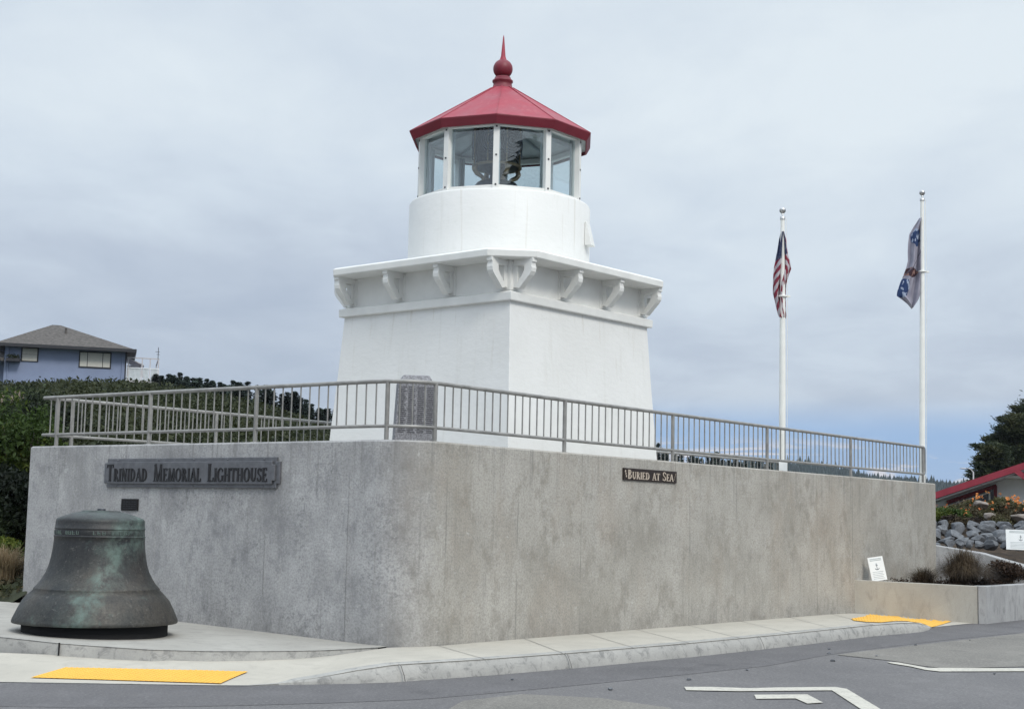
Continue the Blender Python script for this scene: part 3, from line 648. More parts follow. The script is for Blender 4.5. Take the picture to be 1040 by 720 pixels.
# wall plaques: serif capitals drawn as strokes
def glyph(ch, bold=1.):
    """strokes in a box one unit high: (kind, data); returns list of polygons and advance width"""
    P = []
    def st(x0, y0, x1, y1, w_):
        w_ *= bold
        d = Vector((x1 - x0, y1 - y0)); n = Vector((-d.y, d.x)).normalized() * w_ / 2; a = Vector((x0, y0)); b = Vector((x1, y1)); P.append([a - n, b - n, b + n, a + n])
    def serif(x, y, wd=.26): P.append([Vector((x - wd / 2, y - .028)), Vector((x + wd / 2, y - .028)), Vector((x + wd / 2, y + .028)), Vector((x - wd / 2, y + .028))])
    def arc(cx, cy, rx, ry, a0, a1, t0=.13, t1=.05, n=14):
        o = []; i_ = []; t0 *= bold; t1 *= bold
        for k in range(n + 1):
            a = math.radians(a0 + (a1 - a0) * k / n); c, s = math.cos(a), math.sin(a)
            o.append(Vector((cx + rx * c, cy + ry * s))); i_.append(Vector((cx + (rx - t0) * c, cy + (ry - t1) * s)))
        for k in range(n): P.append([i_[k], o[k], o[k + 1], i_[k + 1]])
    TK, TN = .15, .06
    if ch == 'T': st(.34, 0, .34, 1, TK); st(0.02, .97, .66, .97, TN); st(.03, .80, .03, 1, .05); st(.65, .80, .65, 1, .05); serif(.34, .028); wd = .68
    elif ch == 'I': st(.15, 0, .15, 1, TK); serif(.15, .028, .30); serif(.15, .972, .30); wd = .30
    elif ch == 'N': st(.13, 0, .13, 1, TN); st(.13, 1, .62, 0, TK); st(.62, 0, .62, 1, TN); serif(.13, .028); serif(.10, .972, .24); serif(.62, .972); wd = .75
    elif ch == 'M': st(.12, 0, .16, 1, TN); st(.16, 1, .46, .02, TK); st(.46, .02, .76, 1, TN); st(.78, 0, .76, 1, TK); serif(.12, .028); serif(.80, .028); wd = .92
    elif ch == 'A': st(.08, 0, .36, 1, TN); st(.36, 1, .66, 0, TK); st(.19, .33, .52, .33, .055); serif(.08, .028); serif(.66, .028, .28); wd = .74
    elif ch == 'E': st(.16, 0, .16, 1, TK); st(.10, .97, .54, .97, TN); st(.10, .03, .56, .03, TN); st(.2, .5, .44, .5, TN); st(.54, .8, .54, 1, .05); st(.57, 0, .57, .22, .05); st(.44, .4, .44, .6, .045); serif(.12, .972, .24); serif(.12, .028, .24); wd = .62
    elif ch == 'L': st(.16, 0, .16, 1, TK); st(.10, .03, .54, .03, TN); st(.55, 0, .55, .24, .05); serif(.16, .972, .30); serif(.12, .028, .24); wd = .58
    elif ch == 'H': st(.15, 0, .15, 1, TK); st(.63, 0, .63, 1, TK); st(.15, .5, .63, .5, TN); [serif(x, y, .28) for x in (.15, .63) for y in (.028, .972)]; wd = .78
    elif ch == 'U': st(.15, .3, .15, 1, TK); st(.60, .3, .60, 1, TN); arc(.35, .31, .27, .32, 180, 360, .13, .07); serif(.15, .972, .28); serif(.60, .972, .22); wd = .74
    elif ch == 'O': arc(.40, .5, .40, .52, 0, 360, .15, .05, 26); wd = .80
    elif ch == 'D': st(.16, 0, .16, 1, TK); arc(.26, .5, .46, .5, -90, 90, .15, .06, 16); st(.05, .97, .28, .97, TN); st(.05, .03, .28, .03, TN); wd = .76
    elif ch == 'R': st(.16, 0, .16, 1, TK); arc(.26, .74, .30, .26, -90, 90, .13, .055); st(.05, .97, .28, .97, TN); st(.2, .5, .3, .5, TN); st(.32, .5, .64, .02, TK); serif(.16, .028, .28); serif(.64, .028, .18); wd = .70
    elif ch == 'B': st(.16, 0, .16, 1, TK); arc(.26, .76, .26, .24, -90, 90, .12, .055); arc(.26, .27, .32, .27, -90, 90, .13, .055); st(.05, .97, .28, .97, TN); st(.05, .03, .28, .03, TN); wd = .62
    elif ch == 'G': arc(.40, .5, .40, .52, 50, 320, .15, .05, 22); st(.66, .05, .66, .44, .13); serif(.66, .44, .26); st(.66, .72, .66, .92, .05); wd = .80
    elif ch == 'S': arc(.27, .74, .23, .26, 30, 270, .10, .07); arc(.27, .26, .25, .26, -150, 90, .11, .07); st(.47, .72, .47, .95, .05); st(.05, .05, .05, .3, .05); wd = .54
    elif ch == '1': st(.2, 0, .2, 1, TK); serif(.2, .028); st(.06, .82, .2, .96, .07); wd = .4
    elif ch == '8': arc(.28, .76, .22, .24, 0, 360, .10, .06, 16); arc(.28, .27, .26, .27, 0, 360, .11, .06, 16); wd = .56
    elif ch == '9': arc(.28, .68, .26, .32, 0, 360, .11, .06, 16); st(.5, .68, .25, .02, .09); wd = .56
    else: wd = .3
    return P, wd
def text_mesh(words, h, small, width=None, yf=0, th=.006, gap=.07, space=.45, bold=1.):
    """words: list of words, first letter large; returns MB in local x,z, centred"""
    items = []; x = 0
    for wi, wd_ in enumerate(words):
        for ci, ch in enumerate(wd_['t']):
            s = h if ci in wd_.get('big', (0,)) else h * small
            P, wd = glyph(ch, bold); items.append((P, x, s, wi)); x += (wd + gap) * s
        x += space * h
    tot = x - space * h; k = (width / tot) if width else 1
    c = 0; mbs = [MB() for _ in words]
    for P, x0, s, wi in items:
        mb = mbs[wi]
        for poly in P:
            c += 1; e = (c % 9) * .00025
            mb.slab([((x0 + p.x * s) * k - tot * k / 2, p.y * s - h / 2) for p in poly], Matrix(), yf - th - e, yf + .001)
    return mbs
aL = math.atan2(-dl.y, -dl.x); aR = math.atan2(dr.y, dr.x)
def wallpt(u, v, left=True):
    A, d = (Cc, dl) if left else (C2, dr); r_ = ray(u, v); n = Vector((-d.y, d.x)); t = n.dot(A) / n.dot(r_.xy); p = Vector((0, 0, EYE)) + r_ * t; return p
def notched(hw, hh, c):
    return [(-hw, -hh + c), (-hw + c, -hh + c), (-hw + c, -hh), (hw - c, -hh), (hw - c, -hh + c), (hw, -hh + c), (hw, hh - c), (hw - c, hh - c), (hw - c, hh), (-hw + c, hh), (-hw + c, hh - c), (-hw, hh - c)]
p0 = (wallpt(108, 465.5) + wallpt(286, 496.5)) / 2; W_ = (wallpt(286, 480) - wallpt(108, 480)).length
r = thing('name_plaque', 'long grey metal plaque with black serif letters on the wall above the bell', 'plaque', p0, aL)
I4 = Matrix()
MB().slab(notched(W_ / 2, .172, .05), I4, -.028, .0).build('backplate', M_signgrey, r, bevel=.006)
MB().slab(notched(W_ / 2 - .055, .128, .04), I4, -.055, -.0265).build('face', M_signgrey, r, bevel=.006)
for tm in text_mesh([{'t': 'TRINIDAD'}, {'t': 'MEMORIAL'}, {'t': 'LIGHTHOUSE'}], .20, .76, W_ - .24, -.055, .008, .08, .62, 1.3): tm.build('lettering', M_glyph, r).location.x = -.03
for x in (-.62, -.25, 0.05, .33, .62):
    for z in (-.150, .150):
        MB().lathe([(.011, 0), (.011, .004), (.004, .009), (0, .009)], 10).build('bolt', M_signgrey, r)
        o = bpy.context.scene.collection.objects[-1] if False else None
for i_, o in enumerate([c for c in r.children if c.name.startswith('bolt')]):
    x = (-.62, -.25, 0.05, .33, .62)[i_ // 2] * 2; z = (-.150, .150)[i_ % 2]; o.rotation_euler = (PI / 2, 0, 0); o.location = (x * W_ / 2.97, -.028, z)


p0 = (wallpt(632, 475, False) + wallpt(686, 490.5, False)) / 2; W2 = (wallpt(686, 484, False) - wallpt(632, 481, False)).xy.length
r = thing('memorial_plaque', 'small dark bronze plaque with pale letters high on the right wall', 'plaque', p0, aR)
MB().slab([(-W2 / 2, -.075), (W2 / 2, -.075), (W2 / 2, .075), (-W2 / 2, .075)], I4, -.022, 0).build('plate', M_signbrown, r, bevel=.004)
for tm in text_mesh([{'t': 'BURIED'}, {'t': 'AT', 'big': ()}, {'t': 'SEA'}], .112, .80, W2 - .17, -.022, .006, .08, .42, 1.15): tm.build('lettering', M_signlet, r)
mb = MB()
for s in (-1, 1):
    for k in range(3):
        x = s * (W2 / 2 - .055 + .012 * k); z = -.03 + .03 * k; mb.slab([(x - .005, z - .012), (x + .012 * -s, z + .004), (x + .004, z + .02), (x - .01, z + .006)], I4, -.028 - .0004 * k, -.021)
mb.build('ornament', M_signlet, r)
p0 = (wallpt(124, 506.5) + wallpt(141, 518.5)) / 2
r = thing('small_plaque', 'tiny black square plaque on the wall just above the bell', 'plaque', p0, aL)
MB().box((-.15, -.018, -.07), (.15, 0, .07)).build('plate', M_black, r, bevel=.004)
mb = MB()
for k, z in enumerate((.035, .01, -.015, -.04)):
    for q in range(5): x = -.11 + q * .048; mb.box((x, -.0195, z - .004), (x + .03 + .01 * ((q + k) % 2), -.017, z + .004))
mb.build('lettering', M_iron, r)

# ------------------------------------------------------------------ bell
BX, BY = -4.145, 15.05; BZ = plz(BX)
r = thing('bell_base', 'low black round base under the bronze bell', 'base', (BX, BY, BZ))
MB().lathe([(.715, -.02), (.715, .085), (.68, .116)], 64).build('base_ring', M_black, r)
sz = 1492 / 15.
r = thing('bronze_bell', 'big dark bronze bell with green patina standing on the plaza', 'bell', (BX, BY, BZ + .108), math.radians(-4))
prof = [(.845, 0), (.850, .012), (.845, .035), (.80, .13), (.755, .215), (.70, .275), (.645, .325), (.648, .335), (.640, .345), (.60, .385), (.563, .44), (.53, .50), (.505, .57), (.487, .65), (.476, .72), (.468, .80), (.466, .848), (.472, .852), (.472, .862), (.464, .866), (.460, .925), (.467, .929), (.467, .940), (.461, .945), (.458, 1.00), (.455, 1.022), (.44, 1.040), (.36, 1.068), (.28, 1.090), (.20, 1.108), (.196, 1.117), (.0, 1.12)]
prof = [(a_ * .955, b_) for a_, b_ in prof]
mb = MB(); mb.lathe(prof, 96); mb.lathe([(.72, .0), (.59, .2), (.47, .4), (.39, .8), (.3, 1.0), (0, 1.03)], 64, closed=True)
mb.lathe([(.806, 0), (.72, .0)], 64, closed=True)
mb.build('body', M_bronze, r, recalc=True)
mb = MB(); mb.lathe([(.4425, .868), (.4435, .87), (.4405, .922), (.4395, .924)], 96, closed=True); bnd = mb.build('inscription_band', M_bronzelet if False else M_bronze, r)
mb = MB(); rr = random.Random(3)        # raised, worn inscription: strokes too worn to read, then the year
def onband(a, z, P, s, mb):
    for k, poly in enumerate(P):
        vo = []; vi = []
        for p in poly:
            ang = a + p.x * s / .442; R_ = .4472 + (k % 7) * .0002; vo.append((R_ * math.cos(ang), R_ * math.sin(ang), z + p.y * s)); vi.append((.435 * math.cos(ang), .435 * math.sin(ang), z + p.y * s))
        n = len(poly); mb.add(vi + vo, [tuple(range(n, 2 * n))] + [(i, (i + 1) % n, n + (i + 1) % n, n + i) for i in range(n)])
a = -PI / 2 - 1.35
while a < -PI / 2 + .62:
    wdt = rr.uniform(.018, .034)
    if rr.random() < .82:
        P = [[Vector((0, 0)), Vector((.18, 0)), Vector((.18, 1)), Vector((0, 1))], [Vector((.18, .0)), Vector((wdt / .036, 0.0)), Vector((wdt / .036, .16)), Vector((.18, .16))]]
        if rr.random() < .6: P.append([Vector((wdt / .036 - .16, .16)), Vector((wdt / .036, .16)), Vector((wdt / .036, .9)), Vector((wdt / .036 - .16, .9))])
        if rr.random() < .5: P.append([Vector((.18, .42)), Vector((wdt / .036 - .16, .42)), Vector((wdt / .036 - .16, .58)), Vector((.18, .58))])
        onband(a, .878, P, .036, mb)
    a += (wdt + .016) / .462
a = -PI / 2 + .78
for ch in '1898': P, wd = glyph(ch); onband(a, .878, P, .036, mb); a += (wd * .036 + .012) / .462
mb.build('inscription', M_bronzelet, r)
mb = MB(); mb.lathe([(.045, 1.117), (.045, 1.134), (.03, 1.138), (0, 1.139)], 6); mb.build('top_bolt', M_iron, r)

# ------------------------------------------------------------------ lighthouse
KS = .75; Z0 = 1.90                    # model unit to metres; local zero is the deck
LH = thing('lighthouse', 'squat white lighthouse with red conical roof and glazed lantern room', 'lighthouse', (-.2213, 20.7016, 1.70), YAW)
def zz(z): return (z - Z0) * KS + .05
def sq(h, z): return [(-h * KS, -h * KS, zz(z)), (h * KS, -h * KS, zz(z)), (h * KS, h * KS, zz(z)), (-h * KS, h * KS, zz(z))]
def loft(mb, rings, capb=True, capt=True):
    n = len(rings[0]); vs = [p for r_ in rings for p in r_]
    fs = [(i * n + j, i * n + (j + 1) % n, (i + 1) * n + (j + 1) % n, (i + 1) * n + j) for i in range(len(rings) - 1) for j in range(n)]
    if capb: fs.append(tuple(range(n))[::-1])
    if capt: fs.append(tuple(range((len(rings) - 1) * n, len(rings) * n)))
    return mb.add(vs, fs)
mb = MB(); loft(mb, [sq(2.225, 1.83), sq(2.225 - .14 * .33, 2.7), sq(2.10, 3.9), sq(2.033, 5.04)]); mb.build('tower_body', M_tower, LH, bevel=.008)
mb = MB(); loft(mb, [sq(2.10, 5.02), sq(2.11, 5.03), sq(2.115, 5.165), sq(2.0, 5.205)], True, False); loft(mb, [sq(2.0, 5.195), sq(2.0, 5.75)]); mb.build('cornice_band', M_trim, LH, bevel=.008)
def cham(s, c, z):
    pts = [(-s, -s + c), (-s + c, -s), (s - c, -s), (s, -s + c), (s, s - c), (s - c, s), (-s + c, s), (-s, s - c)]
    return [(x * KS, y * KS, zz(z)) for x, y in pts]
mb = MB(); loft(mb, [cham(2.46, .60, 5.73), cham(2.49, .60, 5.745), cham(2.495, .60, 5.855), cham(2.46, .60, 5.885)]); mb.build('gallery_slab', M_trim, LH, bevel=.006)
# scrolled brackets under the gallery
def bracket(mb, tx, face):
    # profile in (o = outward, z); o=0 at the frieze
    def P(o, z, s):
        a = tx + s; h = 2.0 + o
        x, y = {0: (-h, a), 1: (a, -h), 2: (h, a), 3: (a, h)}[face]; return (x * KS, y * KS, zz(z))
    hw = .058
    def ex(poly, s0=-hw, s1=hw):
        n = len(poly); vs = [P(o, z, s0) for o, z in poly] + [P(o, z, s1) for o, z in poly]
        mb.add(vs, [tuple(range(n)), tuple(range(n, 2 * n))[::-1]] + [(i, n + i, n + (i + 1) % n, (i + 1) % n) for i in range(n)])
    ex([(-.01, 5.74), (.44, 5.74), (.44, 5.675), (.415, 5.66), (.415, 5.625), (-.01, 5.625)])            # top arm
    ex([(-.01, 5.623), (.10, 5.623), (.10, 5.30), (-.01, 5.235)], -hw * .92, hw * .92)      # back leg
    outer_ = [(.415, 5.623), (.425, 5.57), (.415, 5.51), (.375, 5.45), (.31, 5.39), (.24, 5.32), (.18, 5.26), (.15, 5.232)]
    inner_ = [(.255, 5.623), (.262, 5.58), (.258, 5.54), (.235, 5.49), (.20, 5.445), (.155, 5.395), (.115, 5.34), (.06, 5.262)]
    for i in range(7): ex([outer_[i], outer_[i + 1], inner_[i + 1], inner_[i]], -hw - .006, hw + .006)
    ex([(-.01, 5.72), (.012, 5.72), (.012, 5.22), (-.01, 5.22)], -hw * 1.9, hw * 1.9)                   # wall plate
for face in range(4):
    for tx in ((1.86, .60, -.64, -1.89) if face in (0, 3) else (-1.89, -.58, .66, 1.88)):
        mb = MB(); bracket(mb, tx, face); mb.build('bracket', M_trim, LH)
R_D = 1.727
mb = MB(); mb.lathe([(R_D * KS, zz(5.87)), (R_D * KS, zz(7.20)), ((R_D - .02) * KS, zz(7.235)), (1.52 * KS, zz(7.275)), (.05, zz(7.275))], 96); mb.build('drum', M_tower, LH)
# lantern: ten posts
A0 = -PI / 2 + math.radians(-2.5) - YAW
RP = 1.555
def pol(k, R_=RP): a = A0 + k * 2 * PI / 10; return Vector((R_ * KS * math.cos(a), R_ * KS * math.sin(a)))
zs, zt_ = 7.265, 8.48
def ringbars(mb, R_, z0, z1, th):
    for k in range(10):
        a, b = pol(k, R_), pol(k + 1, R_); zc = (zz(z0) + zz(z1)) / 2; mb.bar((a.x, a.y, zc), (b.x, b.y, zc), th * KS, zz(z1) - zz(z0))
for nm, zl, zh in (('sill', zs, zs + .065), ('head_rail', zt_ - .05, zt_ + .04)):
    mb = MB(); rg = [[(*pol(k, RP + .03), zz(zl)) for k in range(10)], [(*pol(k, RP + .03), zz(zh)) for k in range(10)], [(*pol(k, RP - .08), zz(zh)) for k in range(10)], [(*pol(k, RP - .08), zz(zl)) for k in range(10)]]
    vs = [p for q in rg for p in q]; mb.add(vs, [(i * 10 + j, i * 10 + (j + 1) % 10, ((i + 1) % 4) * 10 + (j + 1) % 10, ((i + 1) % 4) * 10 + j) for i in range(4) for j in range(10)]); mb.build(nm, M_trim, LH)
for k in range(10):
    a = pol(k, RP + .045); b = pol(k, RP - .09); d = (a - b).normalized(); t = Vector((-d.y, d.x)); mb = MB(); hw = .055 * KS
    loft(mb, [[(*(a - t * hw), zz(z)), (*(a + t * hw), zz(z)), (*(b + t * hw * .8), zz(z)), (*(b - t * hw * .8), zz(z))] for z in (zs - .01, zt_ + .03)])
    po = mb.build('lantern_post', M_trim, LH)
    mb = MB()
    for z in (zs + .06, (zs + zt_) / 2, zt_ - .08):
        mb.bar((*(a + d * -.002), zz(z)), (*(a + d * .008), zz(z)), .022, .022)
    mb.build('bolts', M_iron, po)
    p, q = pol(k, RP - .035), pol(k + 1, RP - .035); e = (q - p).normalized(); nrm = Vector((e.y, -e.x))
    mb = MB(); p1, q1 = p + e * .035, q - e * .035
    loft(mb, [[(*(p1), zz(z)), (*(q1), zz(z)), (*(q1 - nrm * .004), zz(z)), (*(p1 - nrm * .004), zz(z))] for z in (zs + .06, zt_ - .045)]); mb.build('glass_pane', M_glass, LH)
    # inner glazing frame
    p2, q2 = pol(k, RP - .11), pol(k + 1, RP - .11); mb = MB(); p2 += e * .03; q2 -= e * .03
    for P_1 in (p2 , q2): mb.bar((*P_1, zz(zs)), (*P_1, zz(zt_)), .03, .03)
    for z in (zs + .03,): mb.bar((*p2, zz(z)), (*q2, zz(z)), .026, .05)
    mb.build('glazing_frame', M_mull, LH)
def dec(R_, z): return [(*pol(k, R_), zz(z)) for k in range(10)]
mb = MB(); loft(mb, [dec(1.79, 8.575), dec(.20, 9.58)], False, True); mb.build('roof', M_red, LH)
mb = MB(); loft(mb, [dec(1.725, 8.425), dec(1.80, 8.56), dec(1.80, 8.58), dec(1.77, 8.589)], False, False); loft(mb, [dec(1.725, 8.425), dec(1.70, 8.42), dec(1.74, 8.54)], False, False); mb.build('fascia', M_reddark, LH)
mb = MB(); loft(mb, [dec(1.73, 8.50), dec(.18, 8.93), dec(.17, 8.95)], False, True); mb.build('ceiling', M_inside, LH)
for k in range(10):
    a = pol(k, 1.785); b = pol(k, .22); mb = MB(); mb.tube([(*a, zz(8.580)), (*b, zz(9.575))], .007, 6); mb.build('roof_seam', M_red, LH)
    mb = MB(); a = pol(k, 1.5); b = pol(k, .2); mb.bar((*a, zz(8.53)), (*b, zz(8.88)), .03, .04); mb.build('rafter', M_mull, LH)
def lz(rz_): return [(r_ * KS, zz(z)) for r_, z in rz_]
mb = MB(); mb.lathe(lz([(.225, 9.50), (.225, 9.57), (.19, 9.60), (.175, 9.68), (.20, 9.70), (.20, 9.73), (.17, 9.75), (.15, 9.80)]), 32); mb.build('finial_collar', M_reddark, LH)
mb = MB(); mb.lathe(lz([(.19 * math.sin(a), 9.965 - .19 * math.cos(a)) for a in np.linspace(.25, PI - .2, 20)]), 32); mb.build('finial_ball', M_reddark, LH)
mb = MB(); mb.lathe(lz([(.075, 10.14), (.06, 10.17), (.045, 10.22), (.012, 10.60), (0, 10.65)]), 16); mb.build('spire', M_red, LH)
# hatch on the right side of the drum
ha = math.atan2(-.62, 1.62) + .05 - YAW
Mh = Matrix.Rotation(ha, 4, 'Z') @ Matrix.Translation((R_D * KS, 0, 0))
mb = MB(); hz0, hz1 = zz(6.43), zz(6.87)
vs = [(.0, -.10, hz1), (.0, .10, hz1), (.0, .10, hz0), (.0, -.10, hz0), (.02, -.10, hz1), (.02, .10, hz1), (.10, .10, hz0), (.10, -.10, hz0)]
mb.add([Mh @ Vector(v) for v in vs], [(0, 1, 5, 4), (4, 5, 6, 7), (7, 6, 2, 3), (0, 4, 7, 3), (1, 2, 6, 5), (0, 3, 2, 1)]); mb.build('vent_hood', M_trim, LH, bevel=.004)

# the lens inside the lantern
LX = thing('lighthouse_lens', 'dark glass fresnel lens with brass frame on an iron stand inside the lantern room', 'lens', (-.2213 - .055, 20.7016, 1.70 + zz(7.31)), math.radians(12))
def lx(z): return (z - 7.31) * KS
mb = MB(); pr = []
for i in range(9):
    z = 8.04 + .86 * i / 8; pr.append((.455 * KS - (.035 if i % 2 else 0) * KS, lx(z)))
mb.lathe(pr, 40); mb.build('prism_drum', M_lens, LX)
mb = MB()
for ang in (-110, -65, -20, 70, 160):
    a = math.radians(ang)
    for R_, th in ((.06, .02), (.11, .012), (.16, .012), (.21, .012), (.26, .012)):
        pts = []
        for k in range(25):
            t = 2 * PI * k / 24; y = R_ * math.cos(t); z = 8.46 + R_ * 1.05 * math.sin(t); aa = a + y / .48; pts.append((.475 * KS * math.cos(aa), .475 * KS * math.sin(aa), lx(z)))
        mb.tube(pts, th * KS, 6, False)
mb.build('bullseye_rings', M_ring, LX)
mb = MB()
for z, R_ in ((8.02, .48), (8.91, .48)): mb.lathe([((R_ - .02) * KS, lx(z - .02)), (R_ * KS, lx(z - .02)), (R_ * KS, lx(z + .025)), ((R_ - .02) * KS, lx(z + .025))], 40)
for k in range(8):
    a = PI * k / 4 + .2; mb.bar((.47 * KS * math.cos(a), .47 * KS * math.sin(a), lx(8.0)), (.47 * KS * math.cos(a), .47 * KS * math.sin(a), lx(8.86)), .018, .018)
mb.build('brass_frame', M_brass, LX)
mb = MB()
for k in range(4):
    a = PI * k / 2 + .25; pts = []
    for R_, z in ((.44, 8.01), (.47, 7.93), (.42, 7.86), (.32, 7.81), (.27, 7.76), (.30, 7.70)): pts.append((R_ * KS * math.cos(a), R_ * KS * math.sin(a), lx(z)))
    mb.tube(pts, [.035, .04, .035, .03, .03, .04], 10)
mb.build('curved_support', M_brass, LX)
mb = MB(); mb.lathe([(.40 * KS, lx(7.62)), (.41 * KS, lx(7.66)), (.38 * KS, lx(7.70)), (.16 * KS, lx(7.73)), (.13 * KS, lx(7.86)), (.24 * KS, lx(7.98)), (.42 * KS, lx(8.0))], 40); mb.build('turntable', M_iron, LX)
mb = MB(); mb.lathe([(.30 * KS, 0), (.28 * KS, .03), (.14 * KS, .06), (.14 * KS, lx(7.6)), (.2 * KS, lx(7.63))], 32); mb.build('pedestal', M_iron, LX)

# memorial stone behind the railing corner
b0 = at(420, 440, 16.9)
r = thing('memorial_stone', 'grey granite stone carved with columns of names behind the railing corner', 'memorial', (b0.x + .0, 16.9, 1.70), math.radians(16))
mb = MB(); loft(mb, [[(-.265, -.09, 0), (.235, -.09, 0), (.25, .12, 0), (-.25, .12, 0)], [(-.205, -.06, 1.14), (.225, -.06, 1.14), (.225, .09, 1.14), (-.2, .09, 1.14)], [(-.13, -.0, 1.245), (.165, -.0, 1.25), (.19, .06, 1.25), (-.13, .06, 1.245)]]); mb.build('stone', M_stone, r, bevel=.008)
mb = MB()
for c_ in range(4):
    for q in range(24):
        z = .585 + q * .0225; f_ = (z / 1.1); x0 = -.215 + .11 * c_ + .02 * f_; y = -.09 + .03 * f_; wl = rr.uniform(.06, .092)
        mb.bar((x0, y + .0, z), (x0 + wl, y, z), .008, .011)
mb.build('carved_names', M_stonelet, r)

# ------------------------------------------------------------------ flagpoles and flags
def flagpole(u0, v0, vtop, Y, label, ring_v):
    p = at(u0, v0, Y); t = at(u0 + (0), vtop, Y); x = p.x; zb_ = 1.70; zt = at(u0, vtop, Y).z
    r = thing('flagpole', label, 'flagpole', (x, Y, zb_), 0, 'white flagpoles behind the railing')
    H = zt - zb_
    mb = MB(); mb.tube([(0, 0, 0), (0, 0, H * .5), (0, 0, H - .12)], [.054, .048, .032], 20); mb.build('pole', M_pole, r)
    mb = MB(); mb.lathe([(.042, H - .13), (.042, H - .08), (.02, H - .07), (.018, H - .03)], 16); mb.build('truck', M_ball, r)
    mb = MB(); mb.lathe([(.052 * math.sin(a), H + .02 - .052 * math.cos(a)) for a in np.linspace(.01, PI - .01, 12)], 16); mb.build('ball', M_ball, r)
    mb = MB(); zr = at(u0, ring_v, Y).z - zb_; mb.lathe([(.055, zr - .015), (.07, zr - .01), (.07, zr + .01), (.055, zr + .015)], 20); mb.bar((.04, 0, zr), (.12, -.0, zr), .03, .03); mb.build('cleat', M_pole, r)
    mb = MB(); mb.tube([(.068, -.02, .5), (.075, -.02, zr), (.05, -.02, H - .10)], .004, 5); mb.build('halyard', M_pole, r)
    mb = MB(); mb.lathe([(.11, 0), (.11, .03), (.075, .06), (.06, .07)], 20); mb.build('base_collar', M_ball, r)
    return r
YP1, YP2 = 23.0, 26.1
fp1 = flagpole(794.6, 478, 215, YP1, 'white flagpole flying the striped red and white flag', 301)
fp2 = flagpole(936.5, 480, 197, YP2, 'white flagpole flying the pale flag at the right end of the terrace', 276)
fp2.rotation_euler = (0, .009, 0)
mb = MB(); mb.box((-.065, -.068, .42), (.065, -.05, .62)); mb.build('cover_plate', M_card, fp1)
# limp flags: each row of the cloth given by its left and right edge
def cloth(name, rows, Y, x_off, folds, amp, material, parent_thing, nx=26):
    mb = MB(); uv = []
    ny = 60; vs_ = [r_[0] for r_ in rows]
    for j in range(ny + 1):
        v = vs_[0] + (vs_[-1] - vs_[0]) * j / ny
        uL = np.interp(v, vs_, [r_[1] for r_ in rows]); uR = np.interp(v, vs_, [r_[2] for r_ in rows])
        for i in range(nx + 1):
            t = i / nx; u = uL + (uR - uL) * t
            q = at(u, v, Y); ph = folds * 2 * PI * t + j * .035
            dy = amp * math.sin(ph) + .4 * amp * math.sin(2.3 * ph + 1) + x_off
            mb.v.append((q.x, q.y + dy, q.z + .01 * math.sin(ph * .7))); uv.append((t, j / ny))
    k = nx + 1
    mb.f = [(j * k + i, j * k + i + 1, (j + 1) * k + i + 1, (j + 1) * k + i) for j in range(ny) for i in range(nx)]; mb.sm = [True] * len(mb.f); mb.uv = uv
    o = mb.build(name, material, parent_thing, world=True, recalc=False)
    s = o.modifiers.new('thick', 'SOLIDIFY'); s.thickness = .004
    return o
def usflag(g, i):
    uv = g.n('ShaderNodeUVMap').outputs[0]; s = g.n('ShaderNodeSeparateXYZ'); g.put(s.inputs[0], uv); u, v, _ = s.outputs
    # the cloth hangs in folds, so its stripes run slanting down it
    ph = g.math('ADD', g.math('MULTIPLY', v, 7.5), g.math('MULTIPLY', g.math('ABSOLUTE', g.math('SUBTRACT', u, .45)), -3.2))
    ph = g.math('ADD', ph, g.math('MULTIPLY', g.noise(g.map(uv, (2, 5, 1)), 1, 2), .5))
    strp = g.math('GREATER_THAN', g.math('FRACT', ph), .5)
    c = g.mix(strp, (.45, .41, .44), (.20, .012, .035))
    cant = g.math('MULTIPLY', g.math('LESS_THAN', v, g.math('ADD', .34, g.math('MULTIPLY', u, -.10))), g.math('LESS_THAN', u, .82))
    vo = g.n('ShaderNodeTexVoronoi'); g.put(vo.inputs[0], g.map(uv, (7, 16, 1))); star = g.math('LESS_THAN', vo.outputs[0], .20)
    c = g.mix(cant, c, g.mix(star, (.012, .022, .075), (.5, .52, .6)))
    g.put(i['Base Color'], c); i['Roughness'].default_value = .8
M_us = mat('striped_flag_cloth', usflag)
r1 = thing('striped_flag', 'limp red and white striped flag with dark blue corner on the left flagpole', 'flag', at(795, 240, YP1))
cloth('flag_cloth', [(236, 793.2, 796), (243, 791.5, 798.5), (255, 789.8, 800.5), (265, 788, 803), (272, 786.6, 804.2), (279, 786, 801.5), (287, 785.5, 799), (298, 785.2, 798), (305, 787, 798), (314, 789, 798), (320, 790.5, 798.5), (323, 792, 798)], YP1, .0, 2.2, .055, M_us, r1)
